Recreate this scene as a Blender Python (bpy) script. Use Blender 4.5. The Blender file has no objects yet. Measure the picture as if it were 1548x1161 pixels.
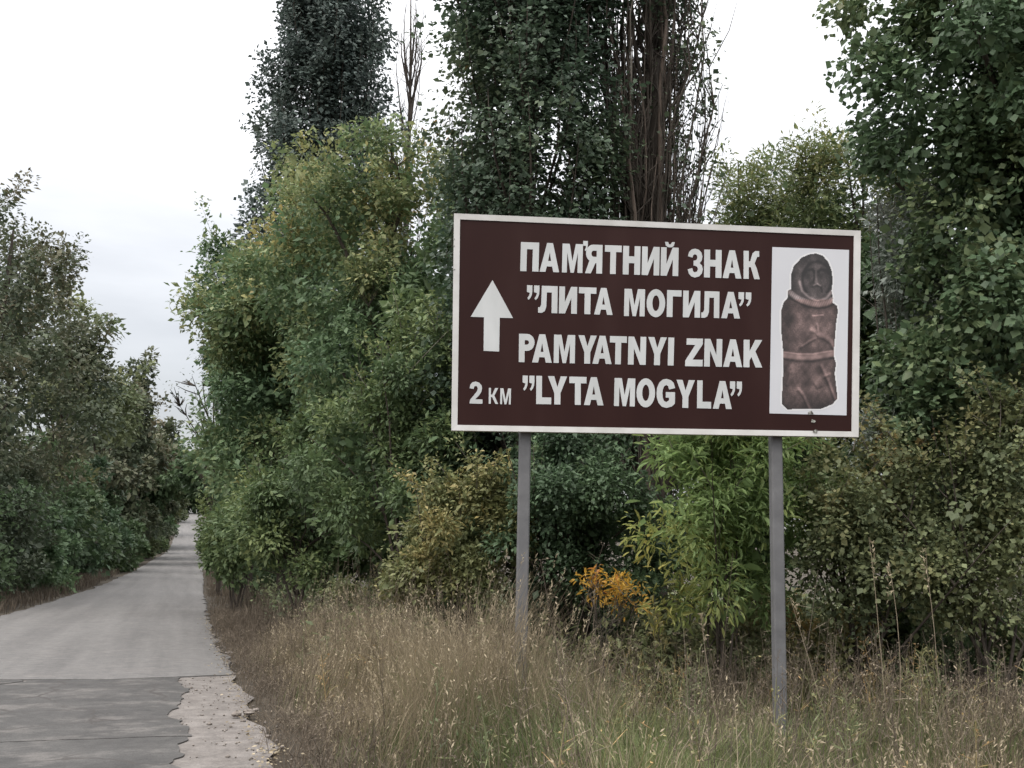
import bpy, math, random
import numpy as np
from mathutils import Matrix, Vector
from mathutils.geometry import tessellate_polygon

scene = bpy.context.scene
COL = scene.collection
rng = np.random.default_rng(11)
random.seed(5)

# ------------------------------------------------------------------ camera
PW, PH, FPX = 1548.0, 1161.0, 1500.0
TH, PHI, ROLL = math.radians(18.143), math.radians(10.177), math.radians(1.0)
CAM = np.array([0.0, 0.0, 1.5])
fwd = np.array([math.sin(TH)*math.cos(PHI), math.cos(TH)*math.cos(PHI), math.sin(PHI)])
r0 = np.array([math.cos(TH), -math.sin(TH), 0.0]); u0 = np.cross(r0, fwd)
rgt = math.cos(ROLL)*r0 + math.sin(ROLL)*u0
upv = -math.sin(ROLL)*r0 + math.cos(ROLL)*u0
cam_data = bpy.data.cameras.new('camera')
cam_data.sensor_width = 36.0
cam_data.lens = 36.0*FPX/PW
cam_data.clip_end = 6000.0
cam = bpy.data.objects.new('camera', cam_data); COL.objects.link(cam)
cam.matrix_world = Matrix(((rgt[0], upv[0], -fwd[0], CAM[0]), (rgt[1], upv[1], -fwd[1], CAM[1]),
                           (rgt[2], upv[2], -fwd[2], CAM[2]), (0, 0, 0, 1)))
scene.camera = cam

# ------------------------------------------------------------------ sky, sun, exposure
SUN_EL, SUN_AZ = math.radians(58), math.radians(245)      # azimuth clockwise from +Y (the road direction)
world = bpy.data.worlds.new('World'); scene.world = world; world.use_nodes = True
wn, wl = world.node_tree.nodes, world.node_tree.links
wn.clear()
w_out = wn.new('ShaderNodeOutputWorld')
sky = wn.new('ShaderNodeTexSky'); sky.sky_type = 'NISHITA'; sky.sun_disc = False
sky.sun_elevation = SUN_EL; sky.sun_rotation = SUN_AZ
sky.dust_density = 4.0
bg1 = wn.new('ShaderNodeBackground'); bg1.inputs['Strength'].default_value = 0.05
wl.new(sky.outputs[0], bg1.inputs[0])
# a closed layer of stratus in front of the clear sky, brighter overhead as overcast skies are
tc = wn.new('ShaderNodeTexCoord')
sep = wn.new('ShaderNodeSeparateXYZ'); wl.new(tc.outputs['Generated'], sep.inputs[0])
mp = wn.new('ShaderNodeMapping'); mp.inputs['Scale'].default_value = (1.6, 1.6, 7.0)
wl.new(tc.outputs['Generated'], mp.inputs[0])
nz = wn.new('ShaderNodeTexNoise'); nz.inputs['Scale'].default_value = 2.2; nz.inputs['Detail'].default_value = 5
wl.new(mp.outputs[0], nz.inputs['Vector'])
mr = wn.new('ShaderNodeMapRange'); mr.inputs[1].default_value = 0.0; mr.inputs[2].default_value = 0.95
mr.inputs[3].default_value = 0.27; mr.inputs[4].default_value = 2.45
pw = wn.new('ShaderNodeMath'); pw.operation = 'POWER'; pw.inputs[1].default_value = 1.55; pw.use_clamp = True
zc_ = wn.new('ShaderNodeMath'); zc_.operation = 'MAXIMUM'; zc_.inputs[1].default_value = 0.0; wl.new(sep.outputs['Z'], zc_.inputs[0])
wl.new(zc_.outputs[0], pw.inputs[0]); wl.new(pw.outputs[0], mr.inputs[0])
mn = wn.new('ShaderNodeMapRange'); mn.inputs[1].default_value = 0.3; mn.inputs[2].default_value = 0.7
mn.inputs[3].default_value = 0.84; mn.inputs[4].default_value = 1.12
wl.new(nz.outputs['Fac'], mn.inputs[0])
mm = wn.new('ShaderNodeMath'); mm.operation = 'MULTIPLY'
wl.new(mr.outputs[0], mm.inputs[0]); wl.new(mn.outputs[0], mm.inputs[1])
bg2 = wn.new('ShaderNodeBackground'); bg2.inputs['Color'].default_value = (1.0, 0.982, 0.962, 1)
wl.new(mm.outputs[0], bg2.inputs['Strength'])
add = wn.new('ShaderNodeAddShader'); wl.new(bg1.outputs[0], add.inputs[0]); wl.new(bg2.outputs[0], add.inputs[1])
wl.new(add.outputs[0], w_out.inputs[0])

sun_d = bpy.data.lights.new('sun', 'SUN'); sun_d.energy = 0.8; sun_d.angle = math.radians(60)
sun_d.color = (1.0, 0.96, 0.9)
sun = bpy.data.objects.new('sun', sun_d); COL.objects.link(sun)
sdir = Vector((math.sin(SUN_AZ)*math.cos(SUN_EL), math.cos(SUN_AZ)*math.cos(SUN_EL), math.sin(SUN_EL)))
sun.rotation_euler = sdir.to_track_quat('Z', 'Y').to_euler(); sun.location = (-10, -10, 30)

scene.view_settings.view_transform = 'Standard'; scene.view_settings.look = 'None'
scene.view_settings.exposure = 0.5; scene.view_settings.gamma = 1.0
scene.view_settings.use_curve_mapping = False
scene.render.engine = 'CYCLES'
cy = scene.cycles
cy.max_bounces = 8; cy.diffuse_bounces = 5; cy.glossy_bounces = 2; cy.transmission_bounces = 4
cy.use_denoising = True; cy.caustics_reflective = False; cy.caustics_refractive = False

# ------------------------------------------------------------------ helpers
def ray(px, py):
    return fwd + rgt*((px-PW/2)/FPX) - upv*((py-PH/2)/FPX)

def at(px, py, depth):
    return CAM + ray(px, py)*depth

def gz(y):
    y = np.asarray(y, float)
    return np.interp(y, [-4000, 48, 75, 107, 128, 145, 165, 190, 232, 260, 300, 4000],
                     [0, 0, .35, 1.15, 1.6, 2.15, 3.4, 5.9, 10.2, 12.2, 13.2, 13.2])

def xc(y):
    y = np.asarray(y, float)
    return np.interp(y, [-4000, 25, 43, 107, 145, 232, 320, 4000], [0, 0, .3, 1.6, 2.4, 3.9, 5.5, 5.5])

def foot(px, depth, z=None):
    p = at(px, 850, depth); p[2] = float(gz(p[1])) if z is None else z
    return p

def link(ob, parent=None):
    COL.objects.link(ob)
    if parent is not None:
        ob.parent = parent
    return ob

def tag(o, label=None, cat=None, group=None, kind=None):
    if label: o['label'] = label
    if cat: o['category'] = cat
    if group: o['group'] = group
    if kind: o['kind'] = kind
    return o

def empty(name, loc):
    o = bpy.data.objects.new(name, None); COL.objects.link(o)
    o.location = tuple(float(v) for v in loc); o.empty_display_size = 0.3
    return o

def np_mesh(name, V, F, mat, attrs=None, smooth=False):
    V = np.ascontiguousarray(V, np.float32); F = np.ascontiguousarray(F, np.int32)
    k = F.shape[1]
    me = bpy.data.meshes.new(name)
    me.vertices.add(len(V)); me.vertices.foreach_set('co', V.ravel())
    me.loops.add(F.size); me.loops.foreach_set('vertex_index', F.ravel())
    me.polygons.add(len(F))
    me.polygons.foreach_set('loop_start', np.arange(0, F.size, k, dtype=np.int32))
    if smooth:
        me.polygons.foreach_set('use_smooth', np.ones(len(F), bool))
    for an, av in (attrs or {}).items():
        a = me.attributes.new(an, 'FLOAT_VECTOR', 'POINT')
        a.data.foreach_set('vector', np.ascontiguousarray(av, np.float32).ravel())
    me.materials.append(mat)
    me.update(calc_edges=True)
    return me

def obj_np(name, V, F, mat, parent=None, attrs=None, smooth=False):
    if parent is not None:
        V = np.asarray(V) - np.array(parent.matrix_world.translation if parent.parent else parent.location)
    o = bpy.data.objects.new(name, np_mesh(name, V, F, mat, attrs, smooth))
    return link(o, parent)

def obj_py(name, V, F, mat, parent=None, origin=(0, 0, 0), smooth=False):
    me = bpy.data.meshes.new(name)
    o3 = np.asarray(origin, float)
    me.from_pydata([tuple(float(c) for c in (np.asarray(v, float)-o3)) for v in V], [], F)
    me.materials.append(mat)
    if smooth:
        for p in me.polygons: p.use_smooth = True
    me.update()
    return link(bpy.data.objects.new(name, me), parent)

def unit(a):
    return a/np.maximum(np.linalg.norm(a, axis=-1, keepdims=True), 1e-9)

def tubes(PL, R, sides=4):
    """PL (n,k,3) polylines, R (n,k) radii -> verts, quads"""
    PL = np.asarray(PL, float); R = np.asarray(R, float)
    n, k, _ = PL.shape
    T = unit(np.gradient(PL, axis=1))
    m = np.abs(unit(PL[:, -1]-PL[:, 0]))
    ref = np.zeros((n, 3)); ref[np.arange(n), m.argmin(1)] = 1
    A = unit(np.cross(T, ref[:, None, :])); B = np.cross(T, A)
    ang = np.arange(sides)*2*np.pi/sides
    V = PL[:, :, None, :] + R[:, :, None, None]*(A[:, :, None, :]*np.cos(ang)[None, None, :, None] + B[:, :, None, :]*np.sin(ang)[None, None, :, None])
    idx = np.arange(n*k*sides).reshape(n, k, sides)
    a = idx[:, :-1, :]; b = np.roll(a, -1, 2); d = idx[:, 1:, :]; c = np.roll(d, -1, 2)
    F = np.stack([a, b, c, d], -1).reshape(-1, 4)
    return V.reshape(-1, 3), F

def merge(parts):
    Vs, Fs, o = [], [], 0
    for V, F in parts:
        Vs.append(V); Fs.append(F+o); o += len(V)
    return np.concatenate(Vs), np.concatenate(Fs)

def pn(P, s, seed=0.0):
    """cheap smooth noise of a position, 0..1"""
    x, y, z = P[..., 0]*s+seed, P[..., 1]*s+seed*1.7, P[..., 2]*s-seed*.6
    v = (np.sin(x*1.0+1.3*np.sin(y*.9+seed))+np.sin(y*1.13+1.1*np.sin(z*1.2-seed))+np.sin(z*1.07+1.2*np.sin(x*1.1+2*seed))
         + .6*np.sin(2.3*x+1.7*y+seed)+.6*np.sin(2.1*z-1.9*x+y))
    return np.clip(.5+v*.19, 0, 1)

# ------------------------------------------------------------------ materials
def mat_new(name):
    m = bpy.data.materials.new(name); m.use_nodes = True
    nt = m.node_tree; nt.nodes.clear()
    return m, nt, nt.nodes, nt.links

def ramp(nodes, stops):
    r = nodes.new('ShaderNodeValToRGB')
    els = r.color_ramp.elements
    while len(els) < len(stops): els.new(0.5)
    for e, (p, c) in zip(els, stops):
        e.position = p; e.color = (c[0], c[1], c[2], 1)
    return r

def leaf_mat(name, stops, trans=0.28, rough=0.55):
    m, nt, N, L = mat_new(name)
    a = N.new('ShaderNodeAttribute'); a.attribute_name = 'tint'
    s = N.new('ShaderNodeSeparateXYZ'); L.new(a.outputs['Vector'], s.inputs[0])
    r = ramp(N, stops); L.new(s.outputs['X'], r.inputs[0])
    hv = N.new('ShaderNodeHueSaturation')
    mr_ = N.new('ShaderNodeMapRange'); mr_.inputs[3].default_value = 0.72; mr_.inputs[4].default_value = 1.3
    L.new(s.outputs['Y'], mr_.inputs[0]); L.new(mr_.outputs[0], hv.inputs['Value']); L.new(r.outputs[0], hv.inputs['Color'])
    b = N.new('ShaderNodeBsdfPrincipled'); b.inputs['Roughness'].default_value = rough
    b.inputs['Specular IOR Level'].default_value = 0.35
    L.new(hv.outputs[0], b.inputs['Base Color'])
    t = N.new('ShaderNodeBsdfTranslucent'); L.new(hv.outputs[0], t.inputs['Color'])
    mx = N.new('ShaderNodeMixShader'); mx.inputs[0].default_value = trans
    L.new(b.outputs[0], mx.inputs[1]); L.new(t.outputs[0], mx.inputs[2])
    o = N.new('ShaderNodeOutputMaterial'); L.new(mx.outputs[0], o.inputs[0])
    return m

def noise_mat(name, stops, scale=6.0, detail=6, rough=0.85, stretch=(1, 1, 1), bump=0.3, bump_scale=None, spec=0.25):
    m, nt, N, L = mat_new(name)
    c = N.new('ShaderNodeTexCoord'); mp = N.new('ShaderNodeMapping'); mp.inputs['Scale'].default_value = stretch
    L.new(c.outputs['Object'], mp.inputs[0])
    n1 = N.new('ShaderNodeTexNoise'); n1.inputs['Scale'].default_value = scale; n1.inputs['Detail'].default_value = detail
    L.new(mp.outputs[0], n1.inputs['Vector'])
    r = ramp(N, stops); L.new(n1.outputs['Fac'], r.inputs[0])
    b = N.new('ShaderNodeBsdfPrincipled'); b.inputs['Roughness'].default_value = rough
    b.inputs['Specular IOR Level'].default_value = spec
    L.new(r.outputs[0], b.inputs['Base Color'])
    n2 = N.new('ShaderNodeTexNoise'); n2.inputs['Scale'].default_value = bump_scale or scale*5; n2.inputs['Detail'].default_value = 4
    L.new(mp.outputs[0], n2.inputs['Vector'])
    bp = N.new('ShaderNodeBump'); bp.inputs['Strength'].default_value = bump; bp.inputs['Distance'].default_value = 0.02
    L.new(n2.outputs['Fac'], bp.inputs['Height']); L.new(bp.outputs[0], b.inputs['Normal'])
    o = N.new('ShaderNodeOutputMaterial'); L.new(b.outputs[0], o.inputs[0])
    return m

LM = {
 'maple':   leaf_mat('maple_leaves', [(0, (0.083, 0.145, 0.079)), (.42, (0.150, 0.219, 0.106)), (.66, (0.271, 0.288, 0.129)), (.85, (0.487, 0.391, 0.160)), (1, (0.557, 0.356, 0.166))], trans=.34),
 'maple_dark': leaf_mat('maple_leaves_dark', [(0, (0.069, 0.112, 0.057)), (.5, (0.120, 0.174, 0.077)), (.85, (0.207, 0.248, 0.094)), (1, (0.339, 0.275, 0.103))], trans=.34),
 'poplar':  leaf_mat('poplar_leaves', [(0, (0.051, 0.082, 0.057)), (.5, (0.081, 0.121, 0.076)), (.9, (0.142, 0.174, 0.095)), (1, (0.378, 0.205, 0.071))], trans=.28, rough=.5),
 'pyramid': leaf_mat('pyramid_poplar_leaves', [(0, (0.065, 0.090, 0.084)), (.6, (0.101, 0.132, 0.113)), (1, (0.156, 0.176, 0.127))], trans=.26),
 'feather': leaf_mat('feathery_leaves', [(0, (0.086, 0.143, 0.076)), (.5, (0.171, 0.215, 0.091)), (1, (0.358, 0.300, 0.127))], trans=.38),
 'silver':  leaf_mat('silvery_leaves', [(0, (0.160, 0.195, 0.167)), (.6, (0.276, 0.305, 0.267)), (1, (0.368, 0.356, 0.298))], trans=.2),
 'broad':   leaf_mat('broad_leaves', [(0, (0.065, 0.108, 0.062)), (.5, (0.111, 0.171, 0.089)), (.86, (0.199, 0.237, 0.117)), (.95, (0.373, 0.253, 0.092)), (1, (0.522, 0.209, 0.092))], trans=.3, rough=.48),
 'olive':   leaf_mat('olive_leaves', [(0, (0.109, 0.144, 0.078)), (.5, (0.199, 0.222, 0.106)), (.85, (0.320, 0.282, 0.133)), (1, (0.473, 0.312, 0.150))], trans=.33),
 'rusty':   leaf_mat('rusty_leaves', [(0, (0.116, 0.155, 0.072)), (.45, (0.224, 0.230, 0.100)), (.8, (0.387, 0.290, 0.114)), (1, (0.484, 0.254, 0.114))], trans=.33),
 'ash':     leaf_mat('ash_leaves', [(0, (.17, .265, .12)), (.5, (.26, .36, .14)), (.8, (.45, .45, .15)), (1, (.68, .52, .15))], trans=.45),
 'orange':  leaf_mat('orange_leaves', [(0, (0.220, 0.143, 0.055)), (.45, (0.480, 0.290, 0.055)), (.8, (0.600, 0.380, 0.066)), (1, (0.450, 0.160, 0.055))], trans=.38),
 'brownish': leaf_mat('brownish_leaves', [(0, (0.059, 0.083, 0.052)), (.45, (0.097, 0.118, 0.068)), (.8, (0.147, 0.140, 0.086)), (1, (0.210, 0.171, 0.108))], trans=.3),
 'drygrass': leaf_mat('dry_grass', [(0, (0.187, 0.148, 0.096)), (.5, (0.311, 0.257, 0.172)), (1, (0.471, 0.400, 0.281))], trans=.3, rough=.7),
 'greengrass': leaf_mat('green_grass', [(0, (0.095, 0.128, 0.051)), (.45, (0.156, 0.191, 0.075)), (.8, (0.236, 0.245, 0.108)), (1, (0.327, 0.315, 0.165))], trans=.33, rough=.6),
 'deadweed': leaf_mat('dead_weed', [(0, (0.081, 0.065, 0.049)), (.5, (0.140, 0.112, 0.084)), (.85, (0.202, 0.165, 0.122)), (1, (0.279, 0.236, 0.171))], trans=.15, rough=.8),
}
BARK = noise_mat('bark', [(.3, (0.0382, 0.0306, 0.0255)), (.7, (0.1020, 0.0850, 0.0697))], scale=9, stretch=(1, 1, .25), bump=.6)
BARK_PALE = noise_mat('bark_pale', [(.3, (0.1040, 0.0880, 0.0720)), (.7, (0.2320, 0.2080, 0.1760))], scale=7, stretch=(1, 1, .25), bump=.5)
BARK_RED = noise_mat('bark_reddish', [(.3, (0.0850, 0.0638, 0.0510)), (.7, (0.1785, 0.1403, 0.1148))], scale=7, stretch=(1, 1, .25), bump=.5)

# ------------------------------------------------------------------ terrain and road
def build_ground():
    xs = np.concatenate([[-3000, -1200, -500, -200, -90, -40], np.arange(-24, 24.1, 1.0), [40, 90, 200, 500, 1200, 3000]])
    ys = np.concatenate([[-2500, -900, -300, -100, -40, -15], np.arange(-6, 60, 1.0), np.arange(60, 320, 5.0), [400, 600, 1000, 1800, 3500]])
    X, Y = np.meshgrid(xs, ys)
    Z = gz(Y)
    off = X - xc(Y)
    out = np.where(off > 0, off-0.85, -off-4.0)
    verge = np.clip(out, 0, 3)
    bump_ = (np.sin(X*1.9+Y*.7)*.03+np.sin(Y*1.3-X*.5)*.03)*np.clip(verge, 0, 1)
    Z = Z - .05*np.clip(out+.3, 0, 1) + bump_ - np.where(out < -.1, .03, 0)
    V = np.stack([X, Y, Z], -1).reshape(-1, 3)
    nx, ny = len(xs), len(ys)
    i = np.arange(nx*ny).reshape(ny, nx)
    F = np.stack([i[:-1, :-1], i[:-1, 1:], i[1:, 1:], i[1:, :-1]], -1).reshape(-1, 4)
    m = noise_mat('soil', [(.25, (.03, .024, .018)), (.5, (.055, .045, .033)), (.75, (.095, .078, .058))], scale=1.7, detail=9, bump=.8, bump_scale=14)
    tag(obj_np('ground', V, F, m, smooth=True), kind='structure')
build_ground()

def road_mat(name, lo, hi, streak, dusty, cracks=0.0):
    m, nt, N, L = mat_new(name)
    c = N.new('ShaderNodeTexCoord')
    mp1 = N.new('ShaderNodeMapping'); mp1.inputs['Scale'].default_value = streak
    L.new(c.outputs['Object'], mp1.inputs[0])
    n1 = N.new('ShaderNodeTexNoise'); n1.inputs['Scale'].default_value = 1.0; n1.inputs['Detail'].default_value = 7; n1.inputs['Roughness'].default_value = .62
    L.new(mp1.outputs[0], n1.inputs['Vector'])
    r1 = ramp(N, [(.32, lo), (.68, hi)]); L.new(n1.outputs['Fac'], r1.inputs[0])
    mp2 = N.new('ShaderNodeMapping'); mp2.inputs['Scale'].default_value = (1.5, 2.2, 1)
    L.new(c.outputs['Object'], mp2.inputs[0])
    n2 = N.new('ShaderNodeTexNoise'); n2.inputs['Scale'].default_value = 1.0; n2.inputs['Detail'].default_value = 10; n2.inputs['Roughness'].default_value = .68
    L.new(mp2.outputs[0], n2.inputs['Vector'])
    r2 = ramp(N, [(.51, (0, 0, 0)), (.63, (dusty, dusty, dusty))]); L.new(n2.outputs['Fac'], r2.inputs[0])
    mx = N.new('ShaderNodeMixRGB'); mx.inputs[2].default_value = (.245, .226, .212, 1)
    L.new(r2.outputs[0], mx.inputs[0]); L.new(r1.outputs[0], mx.inputs[1])
    n4 = N.new('ShaderNodeTexNoise'); n4.inputs['Scale'].default_value = 7.0; n4.inputs['Detail'].default_value = 8; n4.inputs['Roughness'].default_value = .72
    L.new(c.outputs['Object'], n4.inputs['Vector'])
    r4 = ramp(N, [(.30, (.74, .74, .74)), (.70, (1.24, 1.23, 1.22))]); L.new(n4.outputs['Fac'], r4.inputs[0])
    m4 = N.new('ShaderNodeMixRGB'); m4.blend_type = 'MULTIPLY'; m4.inputs[0].default_value = .9
    L.new(mx.outputs[0], m4.inputs[1]); L.new(r4.outputs[0], m4.inputs[2]); mx = m4
    n3 = N.new('ShaderNodeTexNoise'); n3.inputs['Scale'].default_value = 75; n3.inputs['Detail'].default_value = 3
    L.new(c.outputs['Object'], n3.inputs['Vector'])
    r3 = ramp(N, [(.3, (.72, .72, .72)), (.7, (1.2, 1.2, 1.2))]); L.new(n3.outputs['Fac'], r3.inputs[0])
    ml = N.new('ShaderNodeMixRGB'); ml.blend_type = 'MULTIPLY'; ml.inputs[0].default_value = .8
    L.new(mx.outputs[0], ml.inputs[1]); L.new(r3.outputs[0], ml.inputs[2])
    b = N.new('ShaderNodeBsdfPrincipled'); b.inputs['Roughness'].default_value = .8; b.inputs['Specular IOR Level'].default_value = .3
    col = ml
    if cracks:
        nw = N.new('ShaderNodeTexNoise'); nw.inputs['Scale'].default_value = 2.6; nw.inputs['Detail'].default_value = 6
        L.new(c.outputs['Object'], nw.inputs['Vector'])
        wm = N.new('ShaderNodeMixRGB'); wm.blend_type = 'LINEAR_LIGHT'; wm.inputs[0].default_value = .22
        L.new(c.outputs['Object'], wm.inputs[1]); L.new(nw.outputs['Color'], wm.inputs[2])
        vo = N.new('ShaderNodeTexVoronoi'); vo.feature = 'DISTANCE_TO_EDGE'; vo.inputs['Scale'].default_value = .85
        L.new(wm.outputs[0], vo.inputs['Vector'])
        rc_ = ramp(N, [(.007, (1, 1, 1)), (.022, (0, 0, 0))]); L.new(vo.outputs['Distance'], rc_.inputs[0])
        nk = N.new('ShaderNodeTexNoise'); nk.inputs['Scale'].default_value = .9; nk.inputs['Detail'].default_value = 3
        L.new(c.outputs['Object'], nk.inputs['Vector'])
        rk = ramp(N, [(.37, (0, 0, 0)), (.50, (cracks, cracks, cracks))]); L.new(nk.outputs['Fac'], rk.inputs[0])
        mk = N.new('ShaderNodeMath'); mk.operation = 'MULTIPLY'; L.new(rc_.outputs[0], mk.inputs[0]); L.new(rk.outputs[0], mk.inputs[1])
        # small pits and tar spots
        vp = N.new('ShaderNodeTexNoise'); vp.inputs['Scale'].default_value = 9; vp.inputs['Detail'].default_value = 5
        L.new(c.outputs['Object'], vp.inputs['Vector'])
        rp = ramp(N, [(.66, (0, 0, 0)), (.72, (.55, .55, .55))]); L.new(vp.outputs['Fac'], rp.inputs[0])
        mxx = N.new('ShaderNodeMath'); mxx.operation = 'MAXIMUM'; L.new(mk.outputs[0], mxx.inputs[0]); L.new(rp.outputs[0], mxx.inputs[1])
        col = N.new('ShaderNodeMixRGB'); col.inputs[2].default_value = (.055, .050, .047, 1)
        L.new(mxx.outputs[0], col.inputs[0]); L.new(ml.outputs[0], col.inputs[1])
    L.new(col.outputs[0], b.inputs['Base Color'])
    bp = N.new('ShaderNodeBump'); bp.inputs['Strength'].default_value = .5; bp.inputs['Distance'].default_value = .008
    L.new(n3.outputs['Fac'], bp.inputs['Height']); L.new(bp.outputs[0], b.inputs['Normal'])
    o = N.new('ShaderNodeOutputMaterial'); L.new(b.outputs[0], o.inputs[0])
    return m

M_NEW = road_mat('worn_asphalt', (0.1147, 0.1110, 0.1088), (0.1665, 0.1613, 0.1569), (1.7, .07, 1), .16)
M_OLD = road_mat('old_asphalt', (0.0548, 0.0532, 0.0522), (0.0861, 0.0835, 0.0809), (1.3, 1.1, 1), .30, .9)
M_PALE = road_mat('crumbling_base', (0.1292, 0.1155, 0.1064), (0.2052, 0.1885, 0.1763), (3.2, 3.2, 1), .35, .22)

def jag(n, amp, seed):
    r = np.random.default_rng(seed)
    a = r.normal(0, 1, n)
    return amp*(.22*a + .9*np.convolve(r.normal(0, 1, n+10), np.ones(11)/3.3, 'valid')[:n])

def slab(name, poly, z0, z1, mat, parent):
    pts = [Vector((p[0], p[1], 0)) for p in poly]
    tri = tessellate_polygon([pts])
    n = len(poly)
    V = [(p[0], p[1], z1) for p in poly] + [(p[0], p[1], z0) for p in poly]
    F = []
    for t in tri:
        a, b, c = t
        nrm = (pts[b]-pts[a]).cross(pts[c]-pts[a]).z
        F.append((a, b, c) if nrm > 0 else (a, c, b))
    for i in range(n):
        j = (i+1) % n
        F.append((i, i+n, j+n, j))
    return obj_py(name, V, F, mat, parent)

def build_road():
    ys = np.concatenate([np.arange(-25, 14.2, .5)])
    V, F = [], []
    for k, y in enumerate(ys):
        V += [(-4.0+.05*math.sin(y*3), y, .006), (.80+.06*math.sin(y*2.3)+.04*math.sin(y*6.1), y, .006)]
        if k: F.append((2*k-2, 2*k-1, 2*k+1, 2*k))
    road = obj_py('road', V, F, M_PALE); tag(road, kind='structure')
    # newer asphalt: from the seam to the top of the hill
    ys = np.concatenate([np.arange(13.55, 40, .35), np.arange(40, 90, 1.5), np.arange(90, 330, 4.0)])
    n = len(ys)
    cols = 31
    r = np.random.default_rng(4)
    front = jag(31, .05, 91)+.10*np.sin(np.linspace(0, 7, 31))
    V = []
    for k, y in enumerate(ys):
        l = -3.92 + r.normal(0, .05) + xc(y); rr = .76 + r.normal(0, .045) + xc(y)
        for c in range(cols):
            t = c/(cols-1)
            crown = .03*(1-(2*t-1)**2)
            yy = y + (front[c] if k == 0 else 0)
            V.append((l*(1-t)+rr*t, yy, gz(y)+.021+crown*min(1, max(0, (y-13.5)/5))))
    F = []
    for k in range(n-1):
        for c in range(cols-1):
            a = k*cols+c; F.append((a, a+1, a+cols+1, a+cols))
    base = len(V)
    for c in range(cols): V.append((V[c][0], V[c][1], -.02))
    for c in range(cols-1): F.append((c, base+c, base+c+1, c+1))
    for side in (0, cols-1):                               # turned-down edges
        b2 = len(V)
        for k in range(n):
            v = V[k*cols+side]; V.append((v[0]+(-.02 if side == 0 else .02), v[1], v[2]-.06))
        for k in range(n-1):
            F.append((k*cols+side, b2+k, b2+k+1, (k+1)*cols+side))
    obj_py('asphalt_layer', V, F, M_NEW, road)
    # older, cracked slabs in the foreground: each its own piece with an open joint
    def right_edge(y0, y1, seed):
        y = np.arange(y0, y1, .09)
        return np.stack([.17 - .012*(y-9) + jag(len(y), .05, seed)+.07*np.sin(y*1.9+seed)+.04*np.sin(y*4.7), y], 1)
    def cross(y0, xa, xb, seed, amp=.035, slope=0.0):
        x = np.linspace(xa, xb, 46)
        return np.stack([x, y0 + slope*(x-xa) + jag(46, amp, seed)], 1)
    rows = [(-24, 5.95, 1), (5.95, 9.15, 2), (9.15, 13.5, 3)]
    for i, (a, b, sd) in enumerate(rows):
        e = right_edge(a+.04, b-.04, sd)
        lo = cross(a+.014, -3.93, e[0, 0], 10+i) if i else np.array([[-3.93, a], [e[0, 0], a]])
        hi = cross(b-.014, -3.93, e[-1, 0], 11+i)
        if i < 2:
            poly = np.concatenate([lo, e, hi[::-1]])
            slab('asphalt_slab', poly, .0, .017, M_OLD, road)
        else:                                              # the far slab is split by a slanting crack
            xs_ = np.linspace(-3.93, -1.55, 34); yc = 10.2 + (xs_+3.93)*1.36 + jag(34, .03, 77)
            crack = np.stack([xs_, np.minimum(yc, 13.45)], 1)
            crack = crack[crack[:, 1] < 13.44]
            up = np.concatenate([crack, hi[hi[:, 0] < crack[-1, 0]][::-1]])
            slab('asphalt_slab', up + [-.012, .014], .0, .018, M_OLD, road)
            dn = np.concatenate([lo, e, hi[hi[:, 0] > crack[-1, 0]][::-1], crack[::-1] + [.014, -.014]])
            slab('asphalt_slab', dn, .0, .017, M_OLD, road)
build_road()

# ------------------------------------------------------------------ the road sign
SC = at(992, 497, 9.45)
SY = math.radians(14.5)
S_EX = np.array([math.cos(SY), -math.sin(SY), 0.0]); S_N = np.array([-math.sin(SY), -math.cos(SY), 0.0])   # normal faces the camera
def on_sign(px, py, off=0.0):
    d = ray(px, py); t = ((SC-CAM)@S_N)/(d@S_N)
    return CAM + d*t + S_N*off
M_BROWN = noise_mat('brown_sign_film', [(.28, (.0250, .0095, .0085)), (.5, (.030, .0120, .0105)), (.74, (.039, .0180, .0160))], scale=1.1, detail=8, rough=.45, stretch=(1.6, 1.6, .45), bump=.03, bump_scale=3, spec=.11)
M_WHITE = noise_mat('white_frame_paint', [(.3, (0.5280, 0.5200, 0.4960)), (.7, (0.6400, 0.6320, 0.6160))], scale=5, rough=.55, bump=.05)
M_LETTER = noise_mat('white_letter_film', [(.3, (.48, .495, .49)), (.7, (.585, .60, .60))], scale=4, detail=8, rough=.5, stretch=(1, 1, .4), bump=.02)
M_POST = noise_mat('grey_post_paint', [(.3, (0.1189, 0.1189, 0.1230)), (.7, (0.1640, 0.1640, 0.1681))], scale=6, rough=.6, bump=.1)
M_PRINTBG = noise_mat('print_background', [(.3, (0.5600, 0.5680, 0.6000)), (.7, (0.6080, 0.6160, 0.6400))], scale=2, rough=.45, bump=.02)
M_CHIP = noise_mat('chipped_paint', [(.4, (.10, .095, .085)), (.6, (.40, .40, .36))], scale=40, rough=.8)

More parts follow.
